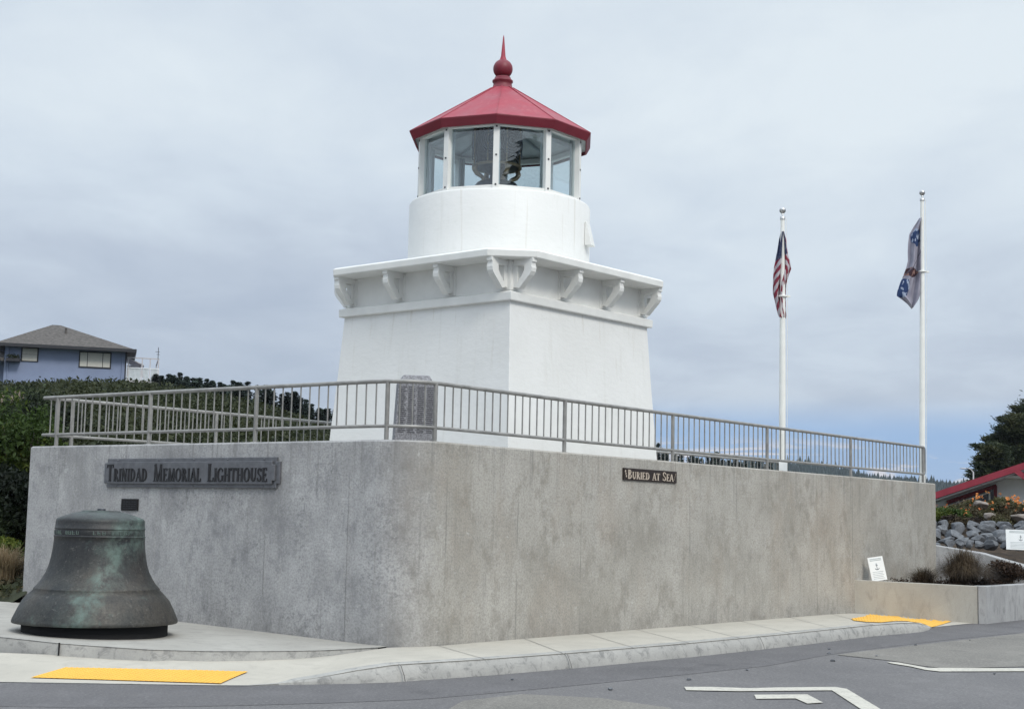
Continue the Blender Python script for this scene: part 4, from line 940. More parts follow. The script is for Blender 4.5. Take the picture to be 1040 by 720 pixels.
def paleflag(g, i):
    uv = g.n('ShaderNodeUVMap').outputs[0]; s = g.n('ShaderNodeSeparateXYZ'); g.put(s.inputs[0], uv); u, v, _ = s.outputs
    w_ = g.noise(g.map(uv, (1, 2, 1)), 3, 2)
    blob = lambda cu, cv, ru, rv: g.math('LESS_THAN', g.math('ADD', g.math('POWER', g.math('DIVIDE', g.math('SUBTRACT', u, cu), ru), 2), g.math('POWER', g.math('DIVIDE', g.math('SUBTRACT', v, cv), rv), 2)), g.rng(w_, .3, .7, .8, 1.2))
    c = g.mix(g.rng(w_, .35, .65), (.22, .215, .27), (.31, .30, .36))
    spots = g.math('GREATER_THAN', g.noise(g.map(uv, (5, 13, 1), (1, 3, 0)), 1, 2, .5), .56)
    bl = g.mix(spots, (.012, .035, .115), (.32, .37, .48))
    c = g.mix(blob(.60, .21, .48, .095), c, bl)
    c = g.mix(blob(.08, .78, .42, .11), c, bl)
    c = g.mix(blob(.42, .60, .52, .05), c, g.mix(spots, (.035, .012, .02), (.25, .14, .12)))
    ed = g.math('LESS_THAN', g.math('ABSOLUTE', g.math('SUBTRACT', g.math('ADD', v, g.math('MULTIPLY', u, .28)), .66)), .008)
    c = g.mix(ed, c, (.10, .09, .12))
    g.put(i['Base Color'], c); i['Roughness'].default_value = .8
M_pf = mat('pale_flag_cloth', paleflag)
r2 = thing('pale_flag', 'limp grey lavender flag with blue and white emblem on the right flagpole', 'flag', at(936, 225, YP2))
cloth('flag_cloth', [(222, 934, 936), (230, 928.5, 935.5), (238, 924, 935.5), (246, 923, 935.3), (256, 922.6, 935), (265, 922.8, 934.5), (272, 921, 934.5), (280, 918, 934.3), (288, 914.5, 934), (297, 911.5, 933.5), (301, 911.2, 933.4), (305, 917, 932), (309, 922, 929.5), (313, 925.5, 926.8)], YP2, -.0, 1.4, .05, M_pf, r2)

# ------------------------------------------------------------------ planter, second wall, cards
def pl_on_wall(): pass
q0 = Vector((5.44, 23.25)); q1 = Vector((7.44, 23.475)); q2 = Vector((7.57, 23.46)); q3 = Vector((8.75, 25.0)); q4 = Vector((13.5, 31.0))
PZ0, PZ1 = .508, .438
r = thing('planter', 'low concrete planter box with dark plants at the right end of the wall', 'planter', (6.5, 23.4, -.1))
mb = MB(); th = .17
def offs(a, b, t): d = (b - a).normalized(); return Vector((-d.y, d.x)) * t
o1 = offs(q0, q1, th)
mb.prism([q0 - Vector((.12, .01)), q1, q1 + o1, q0 + o1 - Vector((.12, 0))], [-.3] * 4, [PZ0, PZ1, PZ1, PZ0]); mb.build('front_panel', M_planter, r, bevel=.012, world=True)
mb = MB(); mb.prism([q0 - Vector((.11, -.03)) + Vector((0, -.034)), q1 + Vector((0, -.0035))+ Vector((-.12, 0)), q1 + Vector((-.12, .05)), q0 + Vector((-.1, .05))], [.135, .045, .045, .135], [.142, .052, .052, .142]); mb.build('form_line', M_joint, r, world=True)
mb = MB(); mb.prism([q1 + Vector((.003, -.012)), q2, q2 + Vector((.03, .2)), q1 + Vector((.003, .2))], -.3, PZ1 + .004); mb.build('corner_post', M_planter2, r, bevel=.01, world=True)
mb = MB(); o2 = offs(q2, q3, th); st_ = q2 + (q3 - q2).normalized() * .012
mb.prism([st_, q4, q4 + o2, st_ + o2], -.3, PZ1 + .0); mb.build('side_panel', M_planter2, r, bevel=.012, world=True)
def ring3(mb, M, cx, cz, R_, t, y0, y1, a0=0, a1=360, n=20):
    for k in range(n):
        a, b = math.radians(a0 + (a1 - a0) * k / n), math.radians(a0 + (a1 - a0) * (k + 1) / n)
        mb.slab([(cx + (R_ - t) * math.cos(a), cz + (R_ - t) * math.sin(a)), (cx + R_ * math.cos(a), cz + R_ * math.sin(a)), (cx + R_ * math.cos(b), cz + R_ * math.sin(b)), (cx + (R_ - t) * math.cos(b), cz + (R_ - t) * math.sin(b))], M, y0, y1)
# two pale arcs cast into the side panel
Ms = Matrix.Translation((q2.x, q2.y, 0)) @ Matrix.Rotation(math.atan2(q3.y - q2.y, q3.x - q2.x), 4, 'Z')
mb = MB(); ring3(mb, Ms, .55, .20, .11, .014, -.004, .002, 0, 180); ring3(mb, Ms, .85, .20, .10, .014, -.004, .002, 20, 180); mb.build('cast_arcs', M_joint, r, world=True)
mb = MB(); mb.prism([(5.3, 23.3), (7.5, 23.55), (8.7, 25.1), (13.4, 31), (9.5, 27.3), (7.5, 25.9)], -.2, .37); struct(mb.build('planter_soil', M_dirt))

# second low wall
r = thing('low_wall', 'low concrete wall holding back the boulders behind the planter', 'wall', (8.5, 26.2, .3))
w0, w1, w2, w3 = at(948, 553.3, 26.0), at(1000, 562.5, 26.0), at(1040, 575, 25.7), at(1120, 604, 25.0)
b0, b1, b2, b3 = at(948, 552.7, 26.25), at(1000, 561, 26.3), at(1040, 572.5, 26.0), at(1120, 600.5, 25.5)
mb = MB(); loft(mb, [[tuple(a), tuple(b), (b.x, b.y, -.3), (a.x, a.y, -.3)] for a, b in ((w0, b0), (w1, b1), (w2, b2), (w3, b3))]); mb.build('wall_body', M_planter2, r, bevel=.012, world=True)
# anchor cards
def anchor_card(loc, rz, tilt, w_, h_, label, roll=0):
    r = thing('notice_card', label, 'notice', loc, rz)
    M = Matrix.Rotation(-tilt, 4, 'X') @ Matrix.Rotation(roll, 4, 'Y')
    mb = MB(); mb.box((-w_ / 2, -.006, 0), (w_ / 2, .006, h_), M); mb.build('card', M_card, r)
    mb = MB(); 
    for k, z in enumerate((.90, .84)): mb.box((-w_ * .38, -.0075, h_ * z), (w_ * .38, -.005, h_ * (z + .035)), M)
    for k, z in enumerate((.36, .29, .22, .15, .08)): mb.box((-w_ * .36, -.0075, h_ * z), (w_ * (.36 - .05 * (k % 2)), -.005, h_ * (z + .022)), M)
    mb.build('print_lines', M_ink, r)
    mb = MB(); c_ = h_ * .58; s_ = h_ * .13
    mb.slab([(-.08 * s_, c_ - s_), (.08 * s_, c_ - s_), (.08 * s_, c_ + .7 * s_), (-.08 * s_, c_ + .7 * s_)], M, -.0078, -.005)
    mb.slab([(-.4 * s_, c_ + .4 * s_), (.4 * s_, c_ + .4 * s_), (.4 * s_, c_ + .55 * s_), (-.4 * s_, c_ + .55 * s_)], M, -.0081, -.005)
    ring3(mb, M, 0, c_ + .9 * s_, .24 * s_, .1 * s_, -.0084, -.005, 0, 360, 12)
    ring3(mb, M, 0, c_ - .2 * s_, .8 * s_, .2 * s_, -.0087, -.005, 200, 340, 14)
    mb.build('anchor_emblem', M_inkdark, r)
a_ = at(893.5, 587, 23.33); anchor_card((a_.x, a_.y, PZ0 - .012), math.radians(3), math.radians(11), .245, .375, 'white card with an anchor leaning against the wall on the planter edge', math.radians(-9))
a_ = at(1037, 558, 26.6); anchor_card((a_.x, a_.y, a_.z - .005), math.radians(-3), math.radians(8), .52, .36, 'white card with an anchor propped before the boulders on the low wall', math.radians(1))

# ------------------------------------------------------------------ ground behind the wall on the right: boulders, flower bed
mb = MB(); V_ = []; nu_, nd_ = 26, 24
def bankz(x, y):
    return np.interp(y, [26.2, 26.8, 27.3, 29.3, 31, 36, 45, 60], [.50, .74, .82, 1.28, 1.42, 1.50, 1.3, .8]) + .04 * math.sin(x * 2.1 + y)
for j in range(nd_ + 1):
    y = 26.4 + 34 * (j / nd_) ** 1.8
    xl = 7.45 + (y - 25.8) * .25
    for i in range(nu_ + 1):
        x = xl + (45 - xl) * (i / nu_) ** 1.6; V_.append((x, y, bankz(x, y)))
mb.add(V_, [(j * (nu_ + 1) + i, j * (nu_ + 1) + i + 1, (j + 1) * (nu_ + 1) + i + 1, (j + 1) * (nu_ + 1) + i) for j in range(nd_) for i in range(nu_)], True)
struct(mb.build('garden_bank', M_dirt))
def boulder_mesh(seed, m):
    import bmesh
    bm = bmesh.new(); bmesh.ops.create_icosphere(bm, subdivisions=4, radius=1)
    R_ = random.Random(seed); pl_ = [(Vector((R_.gauss(0, 1), R_.gauss(0, 1), R_.gauss(0, 1))).normalized(), R_.uniform(.50, .85)) for _ in range(14)]
    for v in bm.verts:
        for n_, d_ in pl_:
            e = v.co.dot(n_) - d_
            if e > 0: v.co -= n_ * e * .97
        v.co *= 1 + .07 * mnoise.noise(v.co * 2.3 + Vector((seed, 0, 0)))
    me = bpy.data.meshes.new('boulder'); bm.to_mesh(me); bm.free(); me.materials.append(m); return me
bmes = [boulder_mesh(i, M_rock) for i in range(6)]; bbr = [boulder_mesh(20 + i, M_rockbrown) for i in range(2)]
rb = random.Random(5)
rows_ = [(554, 26.95, .17), (549.5, 27.3, .19), (544, 27.8, .21), (538.5, 28.3, .22), (533.5, 28.8, .20)]
for ri, (v, Y, s) in enumerate(rows_):
    u = 946 + rb.uniform(0, 6) - 6 * (ri % 2)
    while u < 1075:
        sx = s * rb.uniform(.65, 1.15); p = at(u, v + rb.uniform(-1.5, 1.5), Y + rb.uniform(-.1, .1))
        o = bpy.data.objects.new('boulder', rb.choice(bmes)); col.objects.link(o); o.location = p; o.scale = (sx, sx * .8, s * rb.uniform(.42, .62)); o.rotation_euler = (rb.uniform(-.3, .3), rb.uniform(-.3, .3), rb.uniform(0, 6.3))
        tag(o, 'rough grey boulder packed into the bank between the low wall and the flowers', 'boulder', 'grey boulders stacked on the bank')
        u += sx * 53 * 1.6
for (u, v, Y, s, lb) in ((1036, 526, 29.3, .21, 'brownish boulder among the flowers near the right edge above the grey boulders'), (1006, 524, 29.6, .17, 'brown boulder half hidden in the middle of the flower bed'), (997, 513, 31.5, .20, 'brown weathered boulder near the top of the flower bed')):
    p = at(u, v, Y); o = bpy.data.objects.new('boulder', rb.choice(bbr)); col.objects.link(o); o.location = p; o.scale = (s, s * .8, s * .6); o.rotation_euler = (0, .2, rb.uniform(0, 6)); tag(o, lb, 'boulder')

def blob_points(n, c, rad, shell=.55):
    d = rdir(n); r_ = nr.uniform(shell, 1, (n, 1)) ** .7; return np.array(c) + d * r_ * np.array(rad)
def shrub(name, label, cat, base, rad, nl, leaf, m, group=None, stems=6, stem_m=None, clumps=9, flat=0, part='foliage', aspect=.5):
    r = thing(name, label, cat, base, 0, group)
    P = []
    for k in range(clumps):
        a = rnd.uniform(0, 2 * PI); q = rnd.uniform(0, .62); c = (math.cos(a) * q * rad[0], math.sin(a) * q * rad[1], rad[2] * rnd.uniform(.55, 1.25))
        s = rnd.uniform(.32, .55); P.append(blob_points(nl // clumps, c, (rad[0] * s, rad[1] * s, rad[2] * s), .3))
    P = np.concatenate(P); P[:, 2] = np.maximum(P[:, 2], .02)
    quads(part, *leaves(P, leaf, flat, aspect), m, r)
    mb = MB()
    for k in range(stems):
        a = rnd.uniform(0, 2 * PI); mb.tube([(0, 0, -.05), (math.cos(a) * rad[0] * .25, math.sin(a) * rad[1] * .25, rad[2] * .6), (math.cos(a) * rad[0] * .5, math.sin(a) * rad[1] * .5, rad[2] * 1.2)], [.03 * rad[2], .02 * rad[2], .006], 5)
    mb.build('stems', stem_m or M_bark, r)
    return r
def grass(name, label, base, R_, H, n, wd, m, group=None, droop=.6, cat='grass clump', part='blades'):
    r = thing(name, label, cat, base, 0, group); V_ = []; F_ = []; K = 5
    for i in range(n):
        a = rnd.uniform(0, 2 * PI); lean = rnd.uniform(.15, 1) ** .8; h = H * rnd.uniform(.6, 1.1) * (1.15 - .35 * lean); x0, y0 = rnd.gauss(0, R_ * .13), rnd.gauss(0, R_ * .13); ws = wd * rnd.uniform(.6, 1.3)
        tx, ty = -math.sin(a), math.cos(a); o = len(V_)
        for k in range(K + 1):
            t = k / K; rad = R_ * lean * t ** 1.3; z = h * (1.9 * t - (.9 + droop * .35 * lean) * t * t); w_ = ws * (1 - t * .85)
            x = x0 + math.cos(a) * rad; y = y0 + math.sin(a) * rad; V_ += [(x - tx * w_, y - ty * w_, max(z, 0)), (x + tx * w_, y + ty * w_, max(z, 0) + w_ * .3)]
        F_ += [(o + 2 * k, o + 2 * k + 1, o + 2 * k + 3, o + 2 * k + 2) for k in range(K)]
    mb = MB(); mb.add(V_, F_); mb.build(part, m, r, recalc=False); return r
# planter plants
def gp(u, v, Y, z=None): p = at(u, v, Y); return (p.x, p.y, p.z if z is None else z)
grass('sedge_clump', 'big rounded brown sedge clump in the middle of the planter', gp(979, 588, 24.35, .37), .62, .72, 4200, .0032, M_brown, None, 2.1)
grass('sedge_clump', 'small pale brown grass tuft in the planter left of the big clump', gp(938, 588, 24.0, .37), .42, .36, 1100, .0035, M_brown, None, 1.2)
shrub('dark_shrub', 'dark reddish brown shrub in the planter at the right edge', 'shrub', gp(1021, 588, 25.35, .36), (.50, .33, .27), 6000, .024, M_dbrown, stems=16)
grass('sedge_clump', 'thin wispy grass sticking up through the dark shrub in the planter', gp(1022, 588, 25.5, .36), .42, .5, 350, .004, M_brown)
shrub('dark_shrub', 'dark shrub hard against the big sedge clump at the planter rim', 'shrub', gp(1000, 590, 24.1, .36), (.16, .15, .12), 700, .02, M_dbrown, stems=4)
for u, s, lb in ((915, .13, 'low dark seedling in the planter beside the anchor card'), (925, .16, 'low dark seedling in the planter between the card and the pale tuft'), (906, .08, 'tiniest dark seedling at the foot of the anchor card')):
    shrub('seedling', lb, 'plant', gp(u, 587, 23.8, .38), (s, s, s * .45), 300, .018, M_dbrown, stems=4)
P = []
for k in range(5200):
    x = rnd.uniform(5.6, 8.9); y = rnd.uniform(23.55, 25.4)
    if y > 23.6 + (x - 5.3) * 1.3 or (x > 7.3 and y < 23.46 + (x - 7.57) / .766 + .30): continue
    P.append((x, y, .375 + abs(rnd.gauss(0, .035)) * (1.6 if 6.0 < x else .7)))
o = quads('planter_mulch', *leaves(np.array(P), .022, .2, .5), M_dbrown); tag(o, 'dark mulch and dead leaves between the plants of the planter', 'mulch', None, 'stuff')
# flower bed
FB = 'orange flowering plants on the bank'
def flower_plant(u, v, Y, rad, nl, nf, lb, m=None):
    rad = (rad[0], rad[1], rad[2] * .85); nl = int(nl * 1.4)
    b = gp(u, v, Y); b = (b[0], b[1], bankz(b[0], b[1]) - .02)
    r = shrub('flowering_plant', lb, 'flowering plant', b, rad, nl, .035, m or M_lavgreen, FB, stems=8)
    nf = int(nf * .6); P = blob_points(nf, (0, 0, rad[2] * .9), (rad[0] * .95, rad[1], rad[2] * 1.0), .75); P = P[P[:, 2] > rad[2] * .7]
    # each blossom: a few petals
    Q = np.repeat(P, 5, 0) + nr.normal(size=(len(P) * 5, 3)) * .018; quads('blossoms', *leaves(Q, .024, .5, .8), M_orange, r)
    return r
flower_plant(957, 520, 30.2, (.62, .5, .36), 5200, 34, 'bright green plant with orange flowers right beside the end of the tall wall', M_ygreen)
flower_plant(972, 520, 31.2, (.6, .6, .36), 3800, 46, 'green plant with orange flowers left of the middle of the bank')
flower_plant(990, 520, 32.5, (.7, .6, .42), 3800, 30, 'grey green plant with scattered orange flowers in the middle of the bank', M_brown)
flower_plant(1008, 516, 32.2, (.8, .6, .5), 5200, 30, 'tall straggly plant with small orange flowers in front of the dark window')
flower_plant(1028, 516, 31.8, (.8, .6, .42), 5000, 130, 'plant covered thickly in orange flowers in front of the white wall')
flower_plant(1048, 512, 32.2, (.8, .6, .42), 3500, 120, 'orange flowering plant cut by the right edge of the photo')
for u, v, Y, s in ((1018, 524, 29.5, .4), (990, 524, 29.5, .38), (975, 526, 29.3, .3), (1000, 524, 30.4, .4), (1045, 522, 30, .45), (1030, 522, 30.6, .4), (966, 522, 29.4, .25), (984, 520, 30.8, .4)):
    b = gp(u, v, Y); shrub('ground_cover', 'low brownish green ground cover between the boulders and the flowers', 'plant', (b[0], b[1], bankz(b[0], b[1])), (s, s, .22), 1800, .03, rnd.choice([M_brown, M_lavgreen, M_brown]), 'ground cover plants on the bank', stems=5)

# red-roofed building: its gable faces a little to the west
O_ = at(985, 500, 46.); BRZ = -.36
BR = thing('red_trimmed_building', 'white building with a sloping red edged roof behind the flowers', 'building', (O_.x, O_.y, 1.2), BRZ)
BI = BR.matrix_basis.inverted()
def bp2(u, v, off=0.):                # point of a plane parallel to the gable, in the building's own axes
    nrm = Vector((math.sin(-BRZ), math.cos(-BRZ), 0)); o = Vector((0, 0, EYE)); d = ray(u, v); q = Vector((O_.x, O_.y, 0)) + nrm * off
    return BI @ (o + d * (nrm.dot(q - Vector((0, 0, 0))) / nrm.dot(d)))
A_l, A_r = bp2(950, 499.5), bp2(1040, 469.5)
slope = (A_r.z - A_l.z) / (A_r.x - A_l.x)
zl = lambda x: A_l.z + (x - A_l.x) * slope
xa, xr = A_l.x - 2.2, A_l.x + 5.4; za, zr = zl(xa), zl(xr); xe = 2 * xr - xa
def rake(mb, x0, z0, x1, z1, y0, y1, t, dz=0):
    mb.add([(x0, y0, z0 + dz), (x1, y0, z1 + dz), (x1, y1, z1 + dz), (x0, y1, z0 + dz), (x0, y0, z0 + dz - t), (x1, y0, z1 + dz - t), (x1, y1, z1 + dz - t), (x0, y1, z0 + dz - t)], [(0, 1, 2, 3), (4, 7, 6, 5), (0, 4, 5, 1), (1, 5, 6, 2), (2, 6, 7, 3), (3, 7, 4, 0)])
mb = MB(); rake(mb, xa, za, xr, zr, .10, 10, .10, -.02); rake(mb, xr + .001, zr, xe, za, .10, 10, .10, -.02); mb.build('roof', M_shingle, BR)
for s in (0, 1):
    mb = MB()
    if s == 0: rake(mb, xa, za, xr, zr, 0, .09, .21)
    else: rake(mb, xr + .002, zr, xe, za, 0, .09, .21)
    mb.build('red_fascia', M_barn, BR)
YW = 1.5
mb = MB(); rake(mb, xa + .1, za, xr, zr, .1, YW - .01, .05, -.20); mb.build('soffit', M_soffit, BR)
zw = lambda x: zl(x) - .26
xw0 = bp2(948, 510, YW).x; xw1 = 2 * xr - xw0; y2 = 9.5
mb = MB(); mb.add([(xw0, YW, -1.5), (xw1, YW, -1.5), (xw1, YW, zw(xw0)), (xr, YW, zw(xr)), (xw0, YW, zw(xw0)), (xw0, y2, -1.5), (xw1, y2, -1.5), (xw1, y2, zw(xw0)), (xr, y2, zw(xr)), (xw0, y2, zw(xw0))], [(0, 1, 2, 3, 4), (5, 9, 8, 7, 6), (0, 4, 9, 5), (1, 6, 7, 2)]); mb.build('wall', M_bwhite, BR)
xq0, xq1 = bp2(962, 505, YW).x, bp2(1009, 495, YW).x
M_winglass = plain('dark_window_glass', (.03, .03, .035), .15)
mb = MB(); zf = lambda x, d: zl(x) - .34 - d
mb.add([(xq0, YW - .03, -1.2), (xq1, YW - .03, -1.2), (xq1, YW - .03, zf(xq1, .1)), (xq0, YW - .03, zf(xq0, .1)), (xq0, YW + .02, -1.2), (xq1, YW + .02, -1.2), (xq1, YW + .02, zf(xq1, .1)), (xq0, YW + .02, zf(xq0, .1))], [(0, 1, 2, 3), (7, 6, 5, 4), (0, 4, 5, 1), (1, 5, 6, 2), (2, 6, 7, 3), (3, 7, 4, 0)])
wn = mb.build('window', M_winglass, BR)
mb = MB(); mb.bar((xq0, YW - .06, zf(xq0, .04)), (xq1 + .1, YW - .06, zf(xq1 + .1, .04)), .07, .12); mb.bar((xq1 + .06, YW - .065, -1.2), (xq1 + .06, YW - .065, zf(xq1, 0)), .12, .10); mb.build('window_frame', M_reddark, wn)
mb = MB(); mb.bar((xq0, YW - .07, zf(xq0, .17)), (xq1 - .12, YW - .07, zf(xq1 - .12, .17)), .04, .04); mb.bar((xq1 - .12, YW - .07, -1.2), (xq1 - .12, YW - .07, zf(xq1 - .12, .16)), .05, .05); mb.build('window_trim', M_trim, wn)
c0, c1 = bp2(1009, 484, YW - .5), bp2(1100, 480, YW - .5)
mb = MB(); mb.add([(c0.x, YW - 1.1, c0.z - .06), (c1.x, YW - 1.1, c0.z - .06), (c1.x, YW - 1.1, c0.z), (c0.x + .5, YW - 1.1, c0.z + .02), (c0.x, YW - .02, c0.z - .06), (c1.x, YW - .02, c0.z - .06), (c1.x, YW - .02, c0.z + .12), (c0.x + .5, YW - .02, c0.z + .14)], [(0, 1, 2, 3), (7, 6, 5, 4), (0, 4, 5, 1), (1, 5, 6, 2), (2, 6, 7, 3), (3, 7, 4, 0)]); mb.build('canopy', M_trim, BR)
a_, b_ = bp2(1032, 478, -.06), bp2(1055, 495, -.06); mb = MB(); mb.bar(tuple(a_), tuple(b_), .08, .16); mb.build('red_brace', M_barn, BR)

# street lamp between the flagpole and the trees
p = at(988.5, 484, 75); q = at(976.5, 476.3, 75)
r = thing('street_lamp', 'small far street lamp arm against the cloud left of the dark trees', 'street lamp', (p.x, p.y, 1.0))
mb = MB(); mb.tube([(0, 0, 0), (0, 0, q.z - 1.0 - .15), (-.12, 0, q.z - 1.0), (q.x - p.x + .3, 0, q.z - 1 + .06)], [.05, .04, .025, .02], 8); mb.build('pole', M_soffit, r)
mb = MB(); x_ = q.x - p.x; mb.lathe([(.02, -.07), (.10, -.05), (.14, 0), (.05, .05)], 12, (0, 0, 0)); o = mb.build('lamp_head', M_soffit, r); o.scale = (1.5, .7, .6); o.location = (x_ + .1, 0, q.z - 1 + .04)

# ------------------------------------------------------------------ left hill
def horizon_v(px): return 518 + .0218 * px
UX = [-.80, -.45, -.35, -.26, -.215, -.18, -.147, -.124, -.10, -.05, 0, .2, .5]
UE = [.075, .072, .071, .072, .066, .060, .050, .038, .024, .002, -.004, -.006, -.006]
def hill_z(x, y):
    u = x / y; ds = 16.91 / (.643 - .766 * u)
    if u < -.31: ds = 18.7 + (u + .31) * 1.5
    zt = 1.3 + np.interp(u, UX, UE) * 100; z0 = np.interp(u, [-.33, -.30, 0], [.1, .9, 1.55])
    if y < 100: t = max(0, (y - ds) / (100 - ds)); z = z0 + (zt - z0) * t ** .75
    elif y < 150: z = zt
    else: z = zt + (-.5 - zt) * min(1, (y - 150) / 200) ** 1.2
    return z + .25 * mnoise.noise(Vector((x * .15, y * .15, 0))) * min(1, (y - ds) / 10)
mb = MB(); V_ = []; nu_, nd_ = 90, 60
for i in range(nu_ + 1):
    u = -.8 + 1.3 * i / nu_; ds = 16.91 / (.643 - .766 * u) + .05
    if u < -.31: ds = 18.7 + (u + .31) * 1.5
    for j in range(nd_ + 1):
        t = j / nd_; y = ds + (360 - ds) * t ** 2.2; V_.append((u * y, y, hill_z(u * y, y) - .02))
mb.add(V_, [(i * (nd_ + 1) + j, (i + 1) * (nd_ + 1) + j, (i + 1) * (nd_ + 1) + j + 1, i * (nd_ + 1) + j + 1) for i in range(nu_) for j in range(nd_)], True)
struct(mb.build('hillside', M_hill))
# thicket covering it: clumps of leaves, bigger leaves farther away
P = []; S = []
for k in range(6500):
    u = rnd.uniform(-.42, -.085); y = 23 + 82 * rnd.random() ** .9
    if u > -.30 and y < 17.6 / (.643 - .766 * u) + 3: continue
    x = u * y; s = rnd.uniform(.5, 1.3) * (.45 + y / 85.); c = (x, y, hill_z(x, y) + s * .28)
    n = 64; P.append(blob_points(n, c, (s, s, s * .60), .6)); S += [.032 + y * .00072] * n
P = np.concatenate(P); S = np.array(S)[:, None]
A = rdir(len(P)); B = np.cross(A, rdir(len(P))); B /= np.linalg.norm(B, axis=1, keepdims=True); sz_ = S * nr.uniform(.6, 1.5, (len(P), 1))
o = quads('hillside_thicket', P, A * sz_, B * sz_ * .6, M_green); tag(o, 'dark evergreen thicket covering the hillside below the blue house', 'thicket', None, 'stuff')

# near plants left of the wall
def hz(x, y): return float(hill_z(x, y))
def near(u, Y, dz=0): p = at(u, 500, Y); return (p.x, p.y, hz(p.x, p.y) + dz)
NB = [(14, 21.0, (.9, .8, .75), 'dark_bush', 'big dark green bush just left of the wall end', M_dgreen), (-12, 21.6, (1.0, .9, .7), 'dark_bush', 'dark green bush at the left edge low beside the wall', M_dgreen),
      (30, 25.6, (.9, .8, 1.0), 'dark_bush', 'taller dark bush behind the end of the wall', M_dgreen), (-5, 24.5, (1.2, 1, .95), 'bright_bush', 'sunny yellow green bush at the left edge above the dark bush', M_ygreen),
      (12, 23.6, (1.0, .9, 1.2), 'bright_bush', 'yellow green bush between the wall and the pampas grass', M_ygreen), (33, 27.5, (1.2, 1, 1.0), 'dark_bush', 'dark bush behind the left corner of the railing', M_dgreen), (5, 30, (1.6, 1.3, 1.1), 'dark_bush', 'wide dark bush higher on the slope at the left edge', M_dgreen)]
for u, Y, rad, nm, lb, m_ in NB:
    shrub(nm, lb, 'bush', near(u, Y), rad, 9000, .042, m_, stems=10, clumps=16)
shrub('low_plant', 'small yellow green plant low at the left edge behind the dry grass', 'plant', near(3, 20.0), (.42, .35, .28), 2600, .03, M_ygreen)
grass('dry_grass', 'straw coloured dry grass clump at the foot of the wall end', near(11, 19.5), .42, .46, 900, .005, M_straw)
grass('dry_grass', 'straw coloured dry grass clump cut by the left edge of the photo', near(-6, 19.6), .42, .42, 800, .005, M_straw)
p = near(-2, 20.6); o = bpy.data.objects.new('boulder', bmes[1]); col.objects.link(o); o.location = p; o.scale = (.35, .3, .2); tag(o, 'pale grey rock behind the dry grass at the left edge', 'boulder')
# dry litter and weeds over the foot of the bank
P = []
for k in range(9000):
    u = rnd.uniform(-.46, -.30); y = rnd.uniform(18.75, 26)
    if u > -.318 and y < 19.6: continue
    P.append((u * y, y, hz(u * y, y) + rnd.uniform(0, .09)))
P = np.array(P); o = quads('bank_litter', *leaves(P, .05, .3, .4), M_litter); tag(o, 'dry leaf litter and weeds at the foot of the bank left of the wall', 'litter', None, 'stuff')
# pampas grass
pb = near(8, 27.5); pz = at(8, 436, 27.5).z - .9
r = grass('pampas_grass', 'pampas grass clump with pale pink plumes at the left edge', (pb[0], pb[1], pz), .9, 1.25, 900, .007, M_green, None, .6, 'pampas grass')
P = []; D_ = []
for k, (u, v) in enumerate(((2, 408), (8, 411), (11, 406), (14, 410), (18, 407), (20, 411), (-6, 407), (-12, 410), (24, 419))):
    c = np.array(at(u, v, 27.5 + .1 * (k % 3))) - np.array((pb[0], pb[1], pz)); lean = rnd.uniform(-.25, .25)
    t = nr.uniform(-1, 1, (110, 1)); q = c + t * np.array((lean * .35, 0, .16)) + nr.normal(size=(110, 3)) * .010 * (1.15 - t * .6); P.append(q)
P = np.concatenate(P); A = np.tile([0.02, 0, .05], (len(P), 1)) * 0.5 + nr.normal(size=(len(P), 3)) * .012; B = rdir(len(P)) * .006
quads('plumes', P, A, B, M_plume, r)

# conifers
def conifer_proto(seed, H=10., R_=2.0, wind=0., gaps=.1, nlv=26):
    R0 = random.Random(seed); root = thing('conifer', '', 'tree', (0, 0, 0))
    mb = MB(); mb.tube([(0, 0, -.5), (0, 0, H * .5), (wind * .3, 0, H * .98)], [H * .022, H * .014, .02], 7); mb.build('trunk', M_bark, root)
    P = []; A = []; B = []
    for k in range(nlv):
        t = (k + R0.random() * .8) / nlv; z = H * (.12 + .88 * t); rad = R_ * (1 - t) ** .8 * R0.uniform(.65, 1.2) + .12
        if R0.random() < gaps: rad *= .5
        nb = 7 + int(5 * (1 - t)); a0 = R0.random() * 6.3
        for b in range(nb):
            a = a0 + 2 * PI * b / nb + R0.uniform(-.3, .3); L = rad * R0.uniform(.6, 1.15)
            ns = max(3, int(L / .22))
            for s in range(ns):
                q = (s + .5) / ns; c = (math.cos(a) * L * q + wind * q * .6, math.sin(a) * L * q, z - L * q * .22 + .12 * q * q * L)
                for _ in range(5):
                    w_ = .15 * (1.1 - .4 * q) * (.6 + R_ / 3.5)
                    P.append((c[0] + R0.gauss(0, .13), c[1] + R0.gauss(0, .13), c[2] + R0.gauss(0, .13)))
                    A.append((math.cos(a + R0.uniform(-.9, .9)) * w_ * 1.3, math.sin(a + R0.uniform(-.9, .9)) * w_ * 1.3, R0.uniform(-.16, .10))); B.append((-math.sin(a) * w_ * .5, math.cos(a) * w_ * .5, R0.uniform(-.14, .14)))
    quads('crown', P, A, B, M_conifer, root); return root
protos = [conifer_proto(1), conifer_proto(2, 9, 2.6, .2, .3), conifer_proto(3, 11, 1.7, 0, .1), conifer_proto(4, 8, 2.9, .5, .35, 18)]
used = [False] * 4
def put_conifer(u, vtop, Y, k, label, group, zb=None, minH=4, wide=1.):
    t = at(u, vtop, Y); z0 = zb if zb is not None else hz(t.x, t.y) - .3
    o = protos[k] if not used[k] else copy_tree(protos[k]); used[k] = True
    H = (10, 9, 11, 8)[k]; s = max(minH, t.z - z0) / H
    o.location = (t.x, t.y, z0); o.scale = (s * wide, s * wide, s); o.rotation_euler = (0, 0, rnd.uniform(0, 6)); tag(o, label, 'tree', group)
